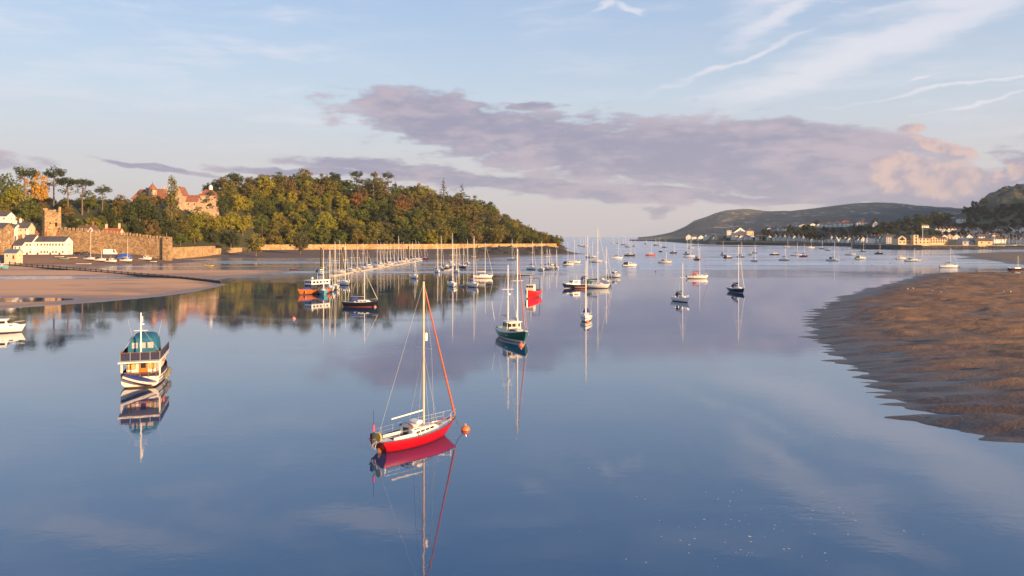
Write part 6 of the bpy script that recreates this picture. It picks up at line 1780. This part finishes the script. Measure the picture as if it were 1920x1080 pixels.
MB().loft([[(xx, w * math.cos(a), 0.55 + h_ * math.sin(a)) for a in [math.pi * i / 8 for i in range(9)]] for xx, w, h_ in ((-4.0, 1.3, 1.0), (-2.0, 1.6, 2.1), (1.2, 1.55, 2.2), (3.0, 1.1, 1.2), (4.1, 0.3, 0.6))]).build('tarpaulin', paint('blue_tarp', (0.03, 0.10, 0.48), 0.5, 0.2), bt, True)
fb_ = motor_boat('blue and red fishing boat propped on legs at the left edge', 0, 0, -5, 'turq', 7.5, loc=beach(2, 506), group=GA)
MB().path([(-3.2, 1.42, 1.0), (3.2, 1.0, 1.35)], 0.08).path([(-3.2, -1.42, 1.0), (3.2, -1.0, 1.35)], 0.08).build('red_strake', REDC, fb_)
MB().tube((1.4, -1.2, -0.8), (1.4, -1.2, 0.8), 0.1, 0.1, 6).build('prop_leg', DARKW, fb_); MB().tube((1.4, 1.2, -0.8), (1.4, 1.2, 0.8), 0.1, 0.1, 6).build('prop_leg', DARKW, fb_)
# pontoons and piles of the marina
def pontoon(label, p0, p1, n):
    a_, b_ = gp(*p0), gp(*p1)
    r = empty('pontoon', (a_[0], a_[1], 0), math.atan2(b_[1] - a_[1], b_[0] - a_[0]), label, 'pontoon', 'marina pontoons')
    L = math.hypot(b_[0] - a_[0], b_[1] - a_[1]) / n
    for i in range(n):
        MB().box((0, 0, 0.42), (L - 0.15, 2.0, 0.16)).build('deck', MATS['tan_decking'], r, loc=(L * (i + .5), 0, 0))
        MB().box((0, 0, 0.12), (L - 0.6, 1.7, 0.44)).build('float', RENDER_G, r, loc=(L * (i + .5), 0, 0))
    return r
pontoon('long floating pontoon with yachts on the left channel', (622, 518), (790, 488.5), 16)
pontoon('short floating pontoon in the middle yacht cluster', (836, 508), (872, 497.5), 6)
for i, (px, wl, yt) in enumerate(((602, 515, 466), (639, 511, 472), (643, 508, 465), (692, 502, 469), (667, 508, 478), (766, 491, 462), (895, 490, 461))):
    x, y = gp(px, wl); h_ = zat(yt, y)
    r = empty('mooring_pile', (x, y, 0), 0, f'{ordn[i]} dark mooring pile from the left among the marina yachts', 'pile', 'mooring piles of the marina')
    MB().tube((0, 0, -1.5), (0, 0, h_), 0.34, 0.30, 10).build('pile', DARKW, r); MB().lathe([(0.36, -0.05), (0.36, 0.05), (0.0, 0.5)], (0, 0, h_), 10).build('cap', BLACKP, r)
    MB().lathe([(0.42, -0.12), (0.42, 0.12), (0.36, 0.12), (0.36, -0.12)], (0, 0, 0.7), 10).build('collar', STEEL, r)
# buoys
for lb, px, py, mt in (('pink buoy right of the black-hulled yacht', 703, 576, PINKB), ('lone pink buoy left of the black-hulled yacht', 551, 598, PINKB), ('orange buoy left of the thick-masted white sloop', 1266, 564, ORANGE),
                   ('orange buoy at the bow of the navy yacht', 1379, 546.5, ORANGE), ('dark buoy between the motor cruiser and the sloop', 1229, 509, BLACKP), ('small dark buoy right of the mid-channel motor cruiser', 1197, 502.5, BLACKP),
                   ('dark buoy off the right sandbank near the boat with dark cover', 1799, 501.5, BLACKP), ('dark buoy nearest the right sandbank edge', 1831, 508.5, BLACKP), ('red buoy left of the cream motorboat', 1669, 494, REDC),
                   ('red buoy below the green-grey motorboat', 1635, 498, REDC), ('small red buoy below the white yacht off the wall', 1599, 494, REDC), ('orange buoy on the flats left of the marina', 480, 495, ORANGE),
                   ('orange buoy under the bow of the blue-striped yacht', 1101, 604, ORANGE), ('small white buoy at the left edge', 22, 621, WHITE)):
    buoy(lb, px, py, 0.33, mt)
# gulls resting on the sandbank
for i, (px, py) in enumerate(((1546, 580), (1702, 544), (1712, 543), (1777, 527), (1882, 548), (1895, 549), (1764, 549), (1748, 547))):
    x, y, z = on_ray(px, py, z_right, 60, 300, 0.3)
    r = empty('gull', (x, y, z), random.Random(i).uniform(0, 6), f'{ordn[i]} white gull standing on the right sandbank', 'bird', 'gulls on the sandbank')
    MB().lathe([(0.01, -0.26), (0.07, -0.16), (0.11, 0.0), (0.09, 0.12), (0.02, 0.2)], (0, 0, 0), 8).build('body', WHITE, r, True, loc=(0, 0, 0.24)).rotation_euler = (0, R(80), 0)
    MB().lathe([(0.01, -0.06), (0.06, 0), (0.01, 0.06)], (0.2, 0, 0.36), 7).build('head', WHITE, r, True); MB().tube((0.24, 0, 0.36), (0.33, 0, 0.34), 0.015, 0.004, 5).build('beak', ORANGE, r)
    MB().box((-0.08, 0, 0.30), (0.3, 0.2, 0.05)).build('wing', RENDER_G, r)
    for s in (-1, 1): MB().tube((0, s * 0.04, -0.05), (0, s * 0.04, 0.18), 0.012, 0.012, 4).build('leg', ORANGE, r)

# flecks of foam and weed drifting on the near water
rng = np.random.default_rng(8); fv = MB()
for k in range(150):
    if k < 70: px, py = rng.normal(1420, 130), rng.normal(985, 40)
    elif k < 120: px, py = rng.normal(1560, 90), rng.normal(700, 60)
    else: px, py = rng.normal(600, 110), rng.normal(585, 18)
    if py < 560 or py > 1075: continue
    x, y = gp(px, py)
    if float(z_right(np.array([x]), np.array([y]))[0]) > -0.1: continue
    s = rng.uniform(0.012, 0.04) * (1 + y / 90); n5 = 6; a0 = rng.uniform(0, 6)
    fv.add([(x + s * rng.uniform(0.7, 1.8) * math.cos(a0 + 6.283 * i / n5), y + s * math.sin(a0 + 6.283 * i / n5), 0.006) for i in range(n5)], [tuple(range(n5))])
fo = fv.build('foam', paint('foam_fleck', (0.6, 0.58, 0.55), 0.8), fixn=False)
tag(fo, 'small pale flecks of foam and weed drifting on the near water', 'foam', None, 'stuff')

# things that share a description are told apart by counting along the picture
from collections import defaultdict
same = defaultdict(list)
for o in col.objects:
    if o.parent is None and 'label' in o: same[o['label']].append(o)
ORD = ordn + ['sixteenth', 'seventeenth', 'eighteenth', 'nineteenth', 'twentieth']
for lb, os_ in same.items():
    if len(os_) > 1:
        os_.sort(key=lambda o: o.location.x / o.location.y)
        for i, o in enumerate(os_): o['label'] = f'{lb}, {ORD[i]} from left'

# morning haze over the estuary
hz = MB().box((0, 6650, 260), (24000, 14600, 522)).build('haze', None)
m = bpy.data.materials.new('haze'); m.use_nodes = True; t = NT(m.node_tree); t.n.clear()
out = t.node('ShaderNodeOutputMaterial'); pv = t.node('ShaderNodeVolumePrincipled')
pv.inputs['Color'].default_value = (0.72, 0.84, 1.0, 1)
pv.inputs['Density'].default_value = 0.000045
pv.inputs['Anisotropy'].default_value = 0.1
t.l.new(pv.outputs[0], out.inputs['Volume'])
hz.data.materials.append(m)
tag(hz, 'thin bluish morning haze over the whole estuary', 'haze', None, 'stuff')
